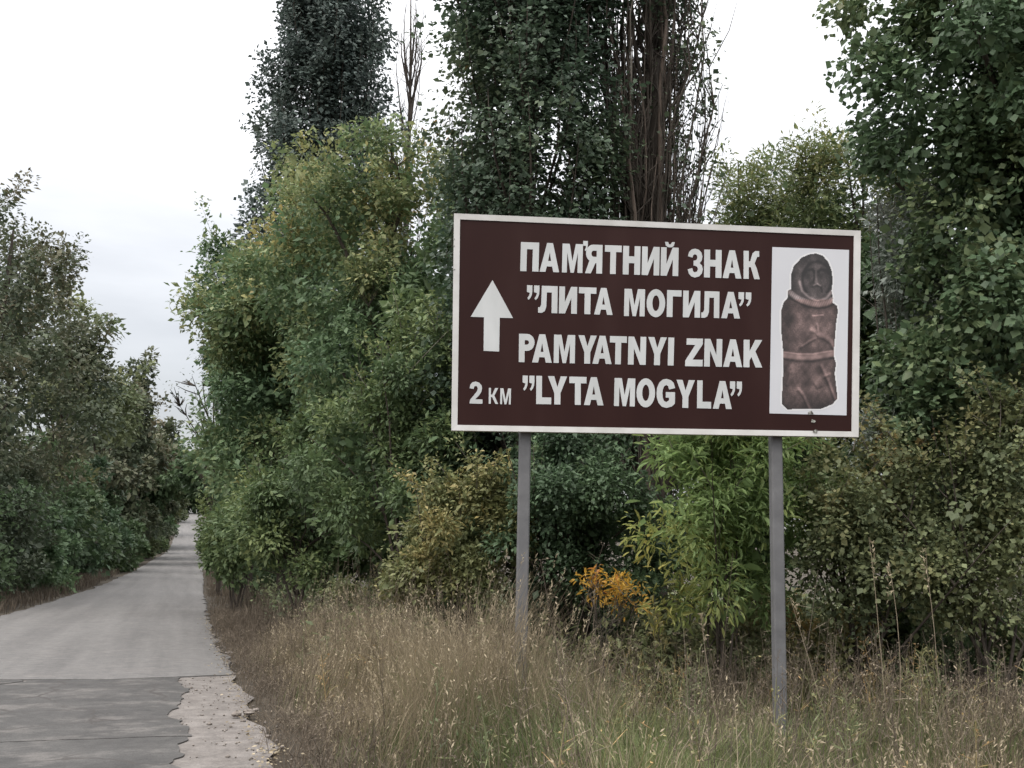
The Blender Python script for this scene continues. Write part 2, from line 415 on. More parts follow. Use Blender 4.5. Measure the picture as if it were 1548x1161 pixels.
def build_sign():
    posts_base = (on_sign(790, 1000)+on_sign(1186, 1000))/2
    root = empty('road_sign', (posts_base[0], posts_base[1], 0.0))
    tag(root, 'large brown roadside direction board on two grey posts beside the road', 'road sign')
    O = np.array(root.location)
    C = [(688, 324), (1299, 350), (1295.5, 660), (684, 650)]
    cs = [on_sign(*c) for c in C]
    back = -S_N*.035
    V = cs + [c+back for c in cs]
    F = [(3, 2, 1, 0), (4, 5, 6, 7), (0, 1, 5, 4), (1, 2, 6, 5), (2, 3, 7, 6), (3, 0, 4, 7)]
    board = obj_py('board', V, F, M_BROWN, root, O)
    # frame bars, slightly proud
    cen = sum(cs)/4
    inn = [(695.5, 332), (1290.5, 357), (1287, 652.5), (691.5, 642.5)]
    ci = [on_sign(*c) for c in inn]
    for i in range(4):
        j = (i+1) % 4
        f = [cs[i]+S_N*.012, cs[j]+S_N*.012, ci[j]+S_N*.009, ci[i]+S_N*.009]
        b = [cs[i]-S_N*.05, cs[j]-S_N*.05, ci[j]-S_N*.05, ci[i]-S_N*.05]
        outw = [unit(c-cen)*.012 for c in (cs[i], cs[j])]
        f[0] = f[0]+outw[0]; f[1] = f[1]+outw[1]; b[0] = b[0]+outw[0]; b[1] = b[1]+outw[1]
        obj_py('frame_bar', f+b, [(3, 2, 1, 0), (4, 5, 6, 7), (0, 1, 5, 4), (2, 3, 7, 6), (1, 2, 6, 5), (3, 0, 4, 7)], M_WHITE, root, O)
    # posts
    for (pa, pb) in (((795, 655), (789.5, 955)), ((1178, 660), (1185, 1060))):
        a, b = on_sign(*pa, off=-.115), on_sign(*pb, off=-.115)
        dv = (a-b)/(a[2]-b[2])
        top = a+dv*(on_sign(990, 400)[2]-a[2]); bot = b+dv*(-.25-b[2])
        hw, bv = .054, .012
        prof = [(-hw+bv, -hw), (hw-bv, -hw), (hw, -hw+bv), (hw, hw-bv), (hw-bv, hw), (-hw+bv, hw), (-hw, hw-bv), (-hw, -hw+bv)]
        V = [p + S_EX*x - S_N*y for p in (bot, top) for x, y in prof]
        F = [(i, (i+1) % 8, 8+(i+1) % 8, 8+i) for i in range(8)] + [tuple(range(8, 16)), tuple(range(7, -1, -1))]
        obj_py('post', V, F, M_POST, root, O)
    for py in (430, 560):                                  # rails behind the board
        a, b = on_sign(700, py, -.058), on_sign(1284, py+15, -.058)
        V = [p + np.array([0, 0, z]) + S_N*y for p in (a, b) for z, y in ((-.03, .02), (.03, .02), (.03, -.02), (-.03, -.02))]
        obj_py('rail', V, [(0, 1, 5, 4), (1, 2, 6, 5), (2, 3, 7, 6), (3, 0, 4, 7), (3, 2, 1, 0), (4, 5, 6, 7)], M_POST, root, O)

    def plate(name, polys, mat, off, thick, parent):
        """polys: list of [outer, hole...] in photograph-plane coordinates on the board"""
        V, F = [], []
        for loops in polys:
            flat = [p for lp in loops for p in lp]
            tri = tessellate_polygon([[Vector((p[0], -p[1], 0)) for p in lp] for lp in loops])
            o = len(V); n = len(flat)
            V += [on_sign(p[0], p[1], off+thick) for p in flat] + [on_sign(p[0], p[1], off) for p in flat]
            for t in tri:
                q = [flat[i] for i in t]
                area = (q[1][0]-q[0][0])*(q[2][1]-q[0][1])-(q[2][0]-q[0][0])*(q[1][1]-q[0][1])
                t = tuple(o+i for i in t)
                F.append(t if area < 0 else t[::-1])
            s = o
            for lp in loops:
                m = len(lp)
                for i in range(m):
                    F.append((s+i, s+(i+1) % m, s+(i+1) % m+n, s+i+n))
                s += m
        ob = obj_py(name, V, F, mat, parent, O)
        return ob

    def arc(cx, cy, rx, ry, a0, a1, n=10):
        return [(cx+rx*math.cos(math.radians(a0+(a1-a0)*i/n)), cy+ry*math.sin(math.radians(a0+(a1-a0)*i/n))) for i in range(n+1)]
    def mirror(loops): return [[(1-x, y) for x, y in lp] for lp in loops]
    quote1 = [(0, 1), (.43, 1), (.43, .78), (.40, .66), (.30, .54), (.14, .46), (.05, .53), (.17, .61), (.24, .72), (0, .75)]
    G = {
     'П': [[[(0, 0), (0, 1), (1, 1), (1, 0), (.66, 0), (.66, .76), (.34, .76), (.34, 0)]]],
     'Н': [[[(0, 0), (0, 1), (.34, 1), (.34, .64), (.66, .64), (.66, 1), (1, 1), (1, 0), (.66, 0), (.66, .40), (.34, .40), (.34, 0)]]],
     'И': [[[(0, 0), (0, 1), (.32, 1), (.32, .42), (.66, 1), (1, 1), (1, 0), (.68, 0), (.68, .58), (.34, 0)]]],
     'N': [[[(0, 0), (0, 1), (.32, 1), (.68, .42), (.68, 1), (1, 1), (1, 0), (.68, 0), (.32, .58), (.32, 0)]]],
     'А': [[[(0, 0), (.35, 1), (.65, 1), (1, 0), (.70, 0), (.635, .19), (.365, .19), (.30, 0)], [(.425, .38), (.575, .38), (.5, .68)]]],
     'М': [[[(0, 0), (0, 1), (.35, 1), (.5, .40), (.65, 1), (1, 1), (1, 0), (.76, 0), (.76, .70), (.58, 0), (.42, 0), (.24, .70), (.24, 0)]]],
     'Т': [[[(0, .77), (0, 1), (1, 1), (1, .77), (.67, .77), (.67, 0), (.33, 0), (.33, .77)]]],
     'Г': [[[(0, 0), (0, 1), (1, 1), (1, .77), (.40, .77), (.40, 0)]]],
     'Л': [[[(0, 0), (0, .20), (.09, .20), (.155, .30), (.17, 1), (1, 1), (1, 0), (.70, 0), (.70, .76), (.44, .76), (.42, .22), (.34, .06), (.20, 0)]]],
     'Y': [[[(0, 1), (.33, 1), (.5, .62), (.67, 1), (1, 1), (.66, .40), (.66, 0), (.34, 0), (.34, .40)]]],
     'I': [[[(0, 0), (0, 1), (1, 1), (1, 0)]]],
     'L': [[[(0, 0), (0, 1), (.38, 1), (.38, .24), (1, .24), (1, 0)]]],
     'Z': [[[(.04, 1), (.98, 1), (.98, .80), (.42, .24), (1, .24), (1, 0), (0, 0), (0, .20), (.55, .77), (.04, .77)]]],
     'K': [[[(0, 0), (0, 1), (.32, 1), (.32, .58), (.62, 1), (1, 1), (.63, .58), (1, 0), (.64, 0), (.42, .38), (.32, .25), (.32, 0)]]],
     'К': [[[(0, 0), (0, 1), (.32, 1), (.32, .62), (.42, .64), (.56, .92), (.72, 1.0), (.97, 1.0), (.97, .80), (.84, .79), (.68, .56), (.82, .38), (1, 0), (.66, 0), (.45, .42), (.32, .42), (.32, 0)]]],
     'О': [[arc(.5, .5, .5, .52, 0, 345, 23), arc(.5, .5, .19, .29, 0, 345, 23)]],
     'P': [[[(0, 0), (0, 1)] + arc(.52, .70, .48, .30, 90, -90, 10) + [(.37, .40), (.37, 0)], [(.37, .78), (.37, .62)] + arc(.50, .70, .14, .08, -90, 90, 6)]],
     'З': [[[(.0, .74), (.30, .70), (.36, .79), (.46, .82), (.58, .79), (.63, .71), (.58, .62), (.46, .59), (.38, .59), (.38, .41), (.48, .41), (.62, .37), (.68, .29), (.62, .20), (.48, .17), (.36, .20), (.30, .32), (0, .27), (.08, .12), (.24, .02), (.48, -.02), (.76, .03), (.94, .14), (1, .29), (.94, .42), (.78, .51), (.91, .60), (.96, .74), (.89, .89), (.70, .99), (.47, 1.02), (.24, .99), (.07, .89)]]],
     'G': [[[(1, .70), (.68, .64), (.62, .76), (.52, .80), (.40, .75), (.33, .62), (.32, .50), (.34, .34), (.41, .23), (.54, .19), (.68, .26), (.68, .35), (.50, .35), (.50, .55), (1, .55), (1, .14), (.84, .04), (.55, -.02), (.30, .02), (.12, .15), (.02, .34), (0, .5), (.03, .70), (.14, .88), (.32, .99), (.52, 1.02), (.76, .98), (.92, .88)]]],
     '”': [[quote1], [[(x+.56, y) for x, y in quote1]]],
     '’': [[[(0, 1.12), (1, 1.12), (1, .96), (.9, .84), (.5, .76), (.38, .81), (.6, .88), (.62, .95), (0, .95)]]],
     '2': [[[(0, .70), (.05, .86), (.22, .98), (.48, 1.02), (.75, .97), (.93, .84), (.96, .70), (.90, .54), (.70, .36), (.44, .20), (1, .20), (1, 0), (0, 0), (.06, .18), (.30, .36), (.58, .58), (.64, .70), (.58, .79), (.48, .82), (.36, .78), (.31, .67)]]],
     'к': [[[(0, 0), (0, 1), (.22, 1), (.22, .58), (.36, .58), (.66, 1), (.98, 1), (.58, .52), (1, 0), (.70, 0), (.36, .42), (.22, .42), (.22, 0)]]],
     'м': [[[(0, 0), (0, 1), (.28, 1), (.5, .30), (.72, 1), (1, 1), (1, 0), (.82, 0), (.82, .72), (.59, 0), (.41, 0), (.18, .72), (.18, 0)]]],
    }
    G['Й'] = G['И'] + [[[(.22, 1.19), (.40, 1.19), (.44, 1.12), (.5, 1.10), (.56, 1.12), (.62, 1.19), (.78, 1.19), (.73, 1.06), (.62, 1.01), (.5, 1.0), (.38, 1.01), (.27, 1.06)]]]
    G['Я'] = mirror([[(0, 0), (0, 1)] + arc(.55, .70, .42, .30, 90, -60, 9) + [(1.0, .0), (.66, 0), (.40, .36), (.34, .36), (.34, 0)], [(.34, .79), (.34, .58), (.50, .58)] + arc(.52, .685, .13, .105, -90, 90, 6)])
    G['Я'] = [G['Я']]
    for lat, cyr in zip('AMTO', 'АМТО'): G[lat] = G[cyr]
    words = [
     ([(787.5, 366), (1025.8, 374.7), (1025.1, 417.6), (786.3, 409.9)], [('П', 116, 302), ('А', 313, 512), ('М', 540, 748), ('’', 750, 797), ('Я', 775, 948), ('Т', 972, 1143), ('Н', 1158, 1334), ('И', 1351, 1529), ('Й', 1543, 1722)]),
     ([(1040, 376.6), (1148.3, 379.9), (1148.4, 422.4), (1039.2, 418.6)], [('З', 735, 890), ('Н', 902, 1080), ('А', 1092, 1283), ('К', 1305, 1470)]),
     ([(796.7, 431.2), (926.6, 436), (926, 476.4), (795.9, 472.2)], [('”', 180, 308), ('Л', 297, 492), ('И', 508, 690), ('Т', 708, 885), ('А', 865, 1053)]),
     ([(944.1, 436.6), (1135.8, 442.4), (1135.6, 482.1), (943.1, 477.8)], [('М', 90, 300), ('О', 318, 508), ('Г', 525, 673), ('И', 690, 865), ('Л', 878, 1060), ('А', 1080, 1272), ('”', 1255, 1387)]),
     ([(784.6, 504.6), (1019.2, 510.5), (1018.1, 552.7), (784.1, 547.5)], [('P', 95, 255), ('A', 232, 432), ('M', 452, 668), ('Y', 700, 888), ('A', 848, 1043), ('T', 1022, 1195), ('N', 1210, 1392), ('Y', 1412, 1602), ('I', 1617, 1677)]),
     ([(1037, 511.5), (1152.2, 514.2), (1152.2, 555.7), (1035.5, 553.6)], [('Z', 710, 888), ('N', 903, 1085), ('A', 1098, 1292), ('K', 1305, 1497)]),
     ([(790.1, 567.7), (912.4, 570.6), (912.2, 613), (789.8, 610.4)], [('”', 133, 255), ('L', 272, 425), ('Y', 390, 585), ('T', 608, 783), ('A', 758, 957)]),
     ([(929, 571.4), (1121.7, 577), (1121.5, 619), (928, 613.8)], [('M', 1063, 1275), ('O', 1290, 1480), ('G', 1495, 1684), ('Y', 1697, 1885), ('L', 1910, 2054), ('A', 2072, 2265), ('”', 2245, 2369)]),
     ([(710, 577), (729.5, 578), (729.3, 610.5), (709.6, 610)], [('2', 0, 10)]),
     ([(739, 586.3), (772.5, 587.5), (772, 611.5), (738.8, 610.4)], [('к', 0, 43), ('м', 52, 100)]),
    ]
    for quad, letters in words:
        (ax, ay), (bx, by), (cx, cy_), (dx, dy) = quad
        lo, hi = letters[0][1], max(l[2] for l in letters)
        for ch, x0, x1 in letters:
            def mp(p):
                u = (x0+(x1-x0)*p[0]-lo)/(hi-lo); v = p[1]
                return ((dx*(1-u)+cx*u)*(1-v)+(ax*(1-u)+bx*u)*v, (dy*(1-u)+cy_*u)*(1-v)+(ay*(1-u)+by*u)*v)
            plate('letter', [[[mp(p) for p in lp] for lp in loops] for loops in G[ch]], M_LETTER, .002, .002, board)
    plate('arrow', [[[(744.5, 423.5), (775.5, 481), (755.5, 480.5), (754.5, 531.5), (731, 530.5), (731.6, 479.7), (711.5, 479)]]], M_LETTER, .002, .002, board)
    # the printed picture: white sheet with a figure carved of stone
    pic = [(1167.3, 373.6), (1283.3, 378), (1279.5, 628), (1163, 625)]
    sheet = plate('picture_sheet', [[pic]], M_PRINTBG, .002, .0015, board)
    figure_print(board, pic, O)
    # chips of the film below the picture and along the frame's left bar
    r = np.random.default_rng(3)
    for (px, py, s) in ((1226, 624, 5.5), (1229, 637, 5), (1232.5, 653, 5), (1223, 626, 2.5), (686.5, 408, 2.2), (687, 372, 1.8), (686, 362, 1.6)):
        a = np.sort(r.uniform(0, 2*np.pi, 9))
        plate('paint_chip', [[[(px+s*r.uniform(.4, 1)*math.cos(t), py+s*.8*r.uniform(.4, 1)*math.sin(t)) for t in a[::-1]]]], M_CHIP, .0125 if px < 700 or py > 648 else .0045, .003, board)
    return root

def seg_d(P, pl):
    d = np.full(P.shape[:-1], 1e9)
    for a, b in zip(pl[:-1], pl[1:]):
        a = np.array(a, float); b = np.array(b, float); ab = b-a
        t = np.clip(((P-a)@ab)/(ab@ab+1e-9), 0, 1)
        d = np.minimum(d, np.linalg.norm(P-a-t[..., None]*ab, axis=-1))
    return d

def inside(P, poly):
    x, y = P[..., 0], P[..., 1]; r = np.zeros(x.shape, bool)
    n = len(poly)
    for i in range(n):
        x1, y1 = poly[i]; x2, y2 = poly[(i+1) % n]
        if y1 == y2: continue
        r ^= ((y1 > y) != (y2 > y)) & (x < (x2-x1)*(y-y1)/(y2-y1)+x1)
    return r

def figure_print(board, pic, O):
    """a flat photograph-like print: colours are the ink of the print"""
    out = [(340, 83), (375, 95), (405, 125), (425, 175), (432, 230), (425, 290), (433, 330), (430, 352), (455, 370), (460, 400), (450, 470), (441, 580), (436, 640), (450, 690), (442, 740), (455, 850), (457, 880), (430, 912), (370, 936), (180, 940), (150, 912), (150, 870), (158, 700), (155, 600), (145, 500), (145, 400), (160, 350), (182, 325), (184, 286), (200, 278), (200, 200), (215, 150), (260, 105), (300, 88)]
    nx, ny = 96, 250
    gx, gy = np.meshgrid(np.linspace(130, 472, nx), np.linspace(74, 950, ny))
    P = np.stack([gx, gy], -1)
    ins = inside(P, out)
    edge = seg_d(P, out+out[:1])
    P3 = np.stack([gx*.03, gy*.03, gx*0], -1)
    tex = pn(P3, 1.0, 2.0)*.5 + pn(P3, 3.1, 5.0)*.3 + rng.random(gx.shape)*.25
    val = .045 + .085*tex*(.55+.9*rng.random(gx.shape))
    val *= np.clip(.45+.55*np.minimum(edge, 45)/45, 0, 1)
    val *= np.where(gy < 340, .72, 1.0)
    def dark(d, w, k): return 1-k*np.exp(-(d/w)**2)
    def soft(cx, cy, rx, ry): return np.exp(-(((gx-cx)/rx)**2+((gy-cy)/ry)**2))
    val *= 1-.55*soft(190, 450, 35, 80)
    face = ((gx-343)/78)**2+((gy-230)/100)**2
    rim = np.abs(np.sqrt(face)-1)
    val = np.where((face < 1), val*1.08, val)
    val *= 1-.6*np.exp(-(rim/.10)**2)*(gy < 300)
    val += .11*np.exp(-(seg_d(P, [(248, 240), (262, 290), (300, 325), (345, 345), (395, 330), (425, 290)])/7)**2)
    val *= dark(seg_d(P, [(272, 190), (290, 176), (320, 172), (330, 185)]), 8, .7)*dark(seg_d(P, [(345, 185), (365, 172), (395, 178), (408, 192)]), 8, .7)
    val *= dark(seg_d(P, [(330, 185), (328, 225), (322, 245)]), 6, .55); val += .05*np.exp(-(seg_d(P, [(338, 185), (340, 240), (348, 250)])/6)**2)
    val *= dark(seg_d(P, [(318, 268), (340, 258), (365, 270), (372, 295)]), 6, .55); val += .08*np.exp(-(seg_d(P, [(325, 260), (345, 250), (362, 262)])/4)**2)
    rope = [(186, 292), (215, 318), (255, 340), (300, 356), (350, 364), (395, 358), (430, 340)]
    dr = seg_d(P, rope); band = np.clip(1-(dr/18)**2, 0, 1)
    val = np.where(dr < 18, (.11+.10*band)*(.82+.18*np.sin(gx*.5+gy*.25)), val); val *= dark(np.abs(seg_d(P, [(x, y+22) for x, y in rope])), 7, .6)
    belt = [(160, 640), (240, 652), (320, 652), (440, 632)]
    db = seg_d(P, belt); val = np.where(db < 17, .10+.06*np.clip(1-(db/17)**2, 0, 1), val)
    val *= dark(seg_d(P, [(x, y+24) for x, y in belt]), 8, .55); val += .12*np.exp(-(seg_d(P, [(x, y-17) for x, y in belt])/4)**2)
    for pl, w in (([(345, 525), (385, 535), (420, 560), (436, 592)], 13), ([(312, 500), (338, 505), (352, 522)], 11), ([(345, 470), (350, 505)], 6), ([(262, 592), (300, 565), (338, 545)], 6),
                  ([(368, 695), (385, 735), (405, 775), (445, 880)], 8), ([(385, 755), (412, 742)], 8), ([(205, 700), (208, 725)], 14), ([(200, 730), (180, 800)], 5), ([(245, 825), (270, 855), (305, 935)], 8)):
        d = seg_d(P, pl); val += .075*np.exp(-(d/w)**2)
        val *= dark(seg_d(P, [(x-6, y+w+7) for x, y in pl]), 7, .45)
    val += .12*np.exp(-(seg_d(P, [(320, 426), (378, 421)])/3.5)**2)
    val *= 1-.35*soft(300, 900, 160, 40); val += .05*soft(345, 785, 28, 30); val *= dark(seg_d(P, [(325, 800), (345, 825), (372, 815)]), 7, .5)
    val += .03*soft(330, 480, 90, 70)
    val *= .72+.5*pn(P3, 2.2, 11.0)*(.6+.6*rng.random(gx.shape))
    val = np.clip(.085*(np.clip(val, .01, .5)/.085)**1.45, .012, .45)
    r_, g_, b_ = val*1.10, val*.84, val*.80
    rgb = np.stack([r_, g_, b_], -1)
    head = (gy < 335)[..., None]
    rgb = np.where(head, val[..., None]*np.array([1.02, .93, .93]), rgb)
    # keep vertices inside the outline; a white cut-out halo lies under it
    (ax, ay), (bx, by), (cx, cy_), (dx, dy) = pic
    zq = [(97, 48), (522, 63), (507, 970), (82, 962)]
    def z2p(x, y): return 1140+x/3.625, 360+y/3.625
    pts = np.array([[on_sign(*z2p(gx[j, i], gy[j, i]), off=.0050) for i in range(nx)] for j in range(ny)])
    idx = np.arange(nx*ny).reshape(ny, nx)
    q = np.stack([idx[:-1, :-1], idx[1:, :-1], idx[1:, 1:], idx[:-1, 1:]], -1)
    ok = ins[:-1, :-1] & ins[1:, :-1] & ins[1:, 1:] & ins[:-1, 1:]
    F = q[ok]
    used = np.unique(F); remap = -np.ones(nx*ny, int); remap[used] = np.arange(len(used))
    m, nt, N, L = mat_new('printed_stone_figure')
    a = N.new('ShaderNodeAttribute'); a.attribute_name = 'ink'
    b = N.new('ShaderNodeBsdfPrincipled'); b.inputs['Roughness'].default_value = .45
    L.new(a.outputs['Vector'], b.inputs['Base Color'])
    o = N.new('ShaderNodeOutputMaterial'); L.new(b.outputs[0], o.inputs[0])
    rgb = rgb*np.array([1.12, 1.0, .98])
    me = np_mesh('printed_figure', pts.reshape(-1, 3)[used]-O, remap[F], m, {'ink': rgb.reshape(-1, 3)[used]})
    link(bpy.data.objects.new('printed_figure', me), board)
    # white halo of the cut-out
    mw = noise_mat('print_halo', [(.3, (0.6720, 0.6720, 0.6800)), (.7, (0.6880, 0.6880, 0.6960))], scale=2, rough=.45, bump=.0)
    c0 = np.array([300., 510.])
    halo = []
    n = len(out)
    for i in range(n):
        p = np.array(out[i], float); e = np.array(out[(i+1) % n], float)-np.array(out[i-1], float)
        nn = np.array([e[1], -e[0]])/np.linalg.norm(e)
        if nn @ (p-c0) < 0: nn = -nn
        halo.append(tuple(p+nn*7))
    V = [on_sign(*z2p(*p), off=.0042) for p in halo]
    tri = tessellate_polygon([[Vector((p[0], -p[1], 0)) for p in halo]])
    obj_py('print_outline', V, [tuple(t) for t in tri], mw, board, O)

sign = build_sign()

# ------------------------------------------------------------------ plants
def leaves(P, D, Nn, Ln, wr, hexa=False, fold=.18):
    D = unit(D); S = unit(np.cross(Nn, D)); Nn = np.cross(D, S)
    L = Ln[:, None]; n = len(P)
    if hexa:
        w = L*wr*.5
        f = L*fold*.5
        Vv = np.stack([P, P+D*L*.28+S*w*.9+Nn*f, P+D*L*.66+S*w*.72+Nn*f, P+D*L-Nn*f*.6, P+D*L*.66-S*w*.72+Nn*f, P+D*L*.28-S*w*.9+Nn*f], 1)
        b = (np.arange(n)*6)[:, None]
        F = np.concatenate([b+np.array([[0, 3, 2, 1]]), b+np.array([[0, 5, 4, 3]])])
        return Vv.reshape(-1, 3), F, 6
    w = L*wr*.5
    Vv = np.stack([P, P+D*L*.45+S*w+Nn*L*fold*.5, P+D*L, P+D*L*.45-S*w+Nn*L*fold*.5], 1)
    b = (np.arange(n)*4)[:, None]
    F = np.concatenate([b+np.array([[0, 2, 1]]), b+np.array([[0, 3, 2]])])
    return Vv.reshape(-1, 3), F, 4

def lump(d, seed):
    return .80 + .42*pn(d, 2.4, seed)

def crown_points(ells, n, r, seed, shell=.5):
    w = np.array([(e[1][0]*e[1][1]*e[1][2])**(2/3)*(e[2] if len(e) > 2 else 1) for e in ells]); w /= w.sum()
    k = r.choice(len(ells), n, p=w)
    C = np.array([e[0] for e in ells], float)[k]; R = np.array([e[1] for e in ells], float)[k]
    d = unit(r.normal(size=(n, 3)))
    rr = (shell**3+(1-shell**3)*r.random(n))**(1/3)
    rr *= lump(d+k[:, None]*3.1, seed)
    shoots = r.random(n) < .10
    rr = np.where(shoots, rr*r.uniform(1.05, 1.22, n), rr)
    return C + d*R*rr[:, None], unit(d/np.maximum(R, .05)*R.mean())

def spray(tips, out, K, r, length, leaf, wr, mat_seed, droop=.25, tint=(0, 1), spread=.42, hexa=False, up=.25, tintfn=None, flat=.0, noise_s=.9, ctint=None, facing=.9):
    n = len(tips)
    ax = unit(out*.8 + np.array([0, 0, up]) + r.normal(0, .4, (n, 3)))
    T = np.repeat(tips, K, 0); A = np.repeat(ax, K, 0); O_ = np.repeat(out, K, 0)
    m = n*K
    t = r.uniform(-.7, 1.0, m)
    perp = r.normal(0, 1, (m, 3)); perp -= (perp*A).sum(1, keepdims=True)*A
    perp[:, 2] *= (1-flat)
    P = T + A*(t*length)[:, None] + perp*(length*spread*(1.15-.45*t))[:, None]
    D = A*.45 + unit(perp)*.7 + r.normal(0, .35, (m, 3)); D[:, 2] -= droop
    Nn = r.normal(0, .42, (m, 3)) + np.array([0, 0, .7]) + O_*facing
    Ln = leaf*np.clip(np.exp(r.normal(-.10, .34, m)), .4, 1.75)
    V, F, k = leaves(P, D, Nn, Ln, wr, hexa)
    base_t = pn(tips, noise_s, mat_seed) if ctint is None else ctint
    cl = np.repeat(np.clip(.68*base_t+.22*r.random(n), 0, 1), K)
    x = np.clip(cl+r.uniform(-.12, .16, m), 0, 1)
    x = tint[0]+(tint[1]-tint[0])*x
    if tintfn is not None: x = np.clip(x+tintfn(P), 0, 1)
    att = np.stack([x, r.random(m), np.zeros(m)], 1)
    return V, F, np.repeat(att, k, 0)

def twigs_to(nodes, tips, r, rad, maxlen=9.0):
    """thin branches from the nearest lower skeleton node to each tip"""
    out = []
    for s in range(0, len(tips), 400):
        t = tips[s:s+400]
        d = np.linalg.norm(t[:, None]-nodes[None], axis=2) + np.clip(nodes[None, :, 2]-t[:, None, 2]+.2, 0, 9)*2.0
        out.append(nodes[d.argmin(1)])
    A = np.concatenate(out)
    mid = (A+tips)/2 + r.normal(0, .05, tips.shape)*np.linalg.norm(tips-A, axis=1)[:, None]
    lim = np.linalg.norm(tips-A, axis=1) < maxlen
    A, mid, tips = A[lim], mid[lim], tips[lim]
    PL = np.stack([A, mid, tips], 1)
    R = np.tile(np.array([rad, rad*.7, rad*.35]), (len(tips), 1))
    return PL, R

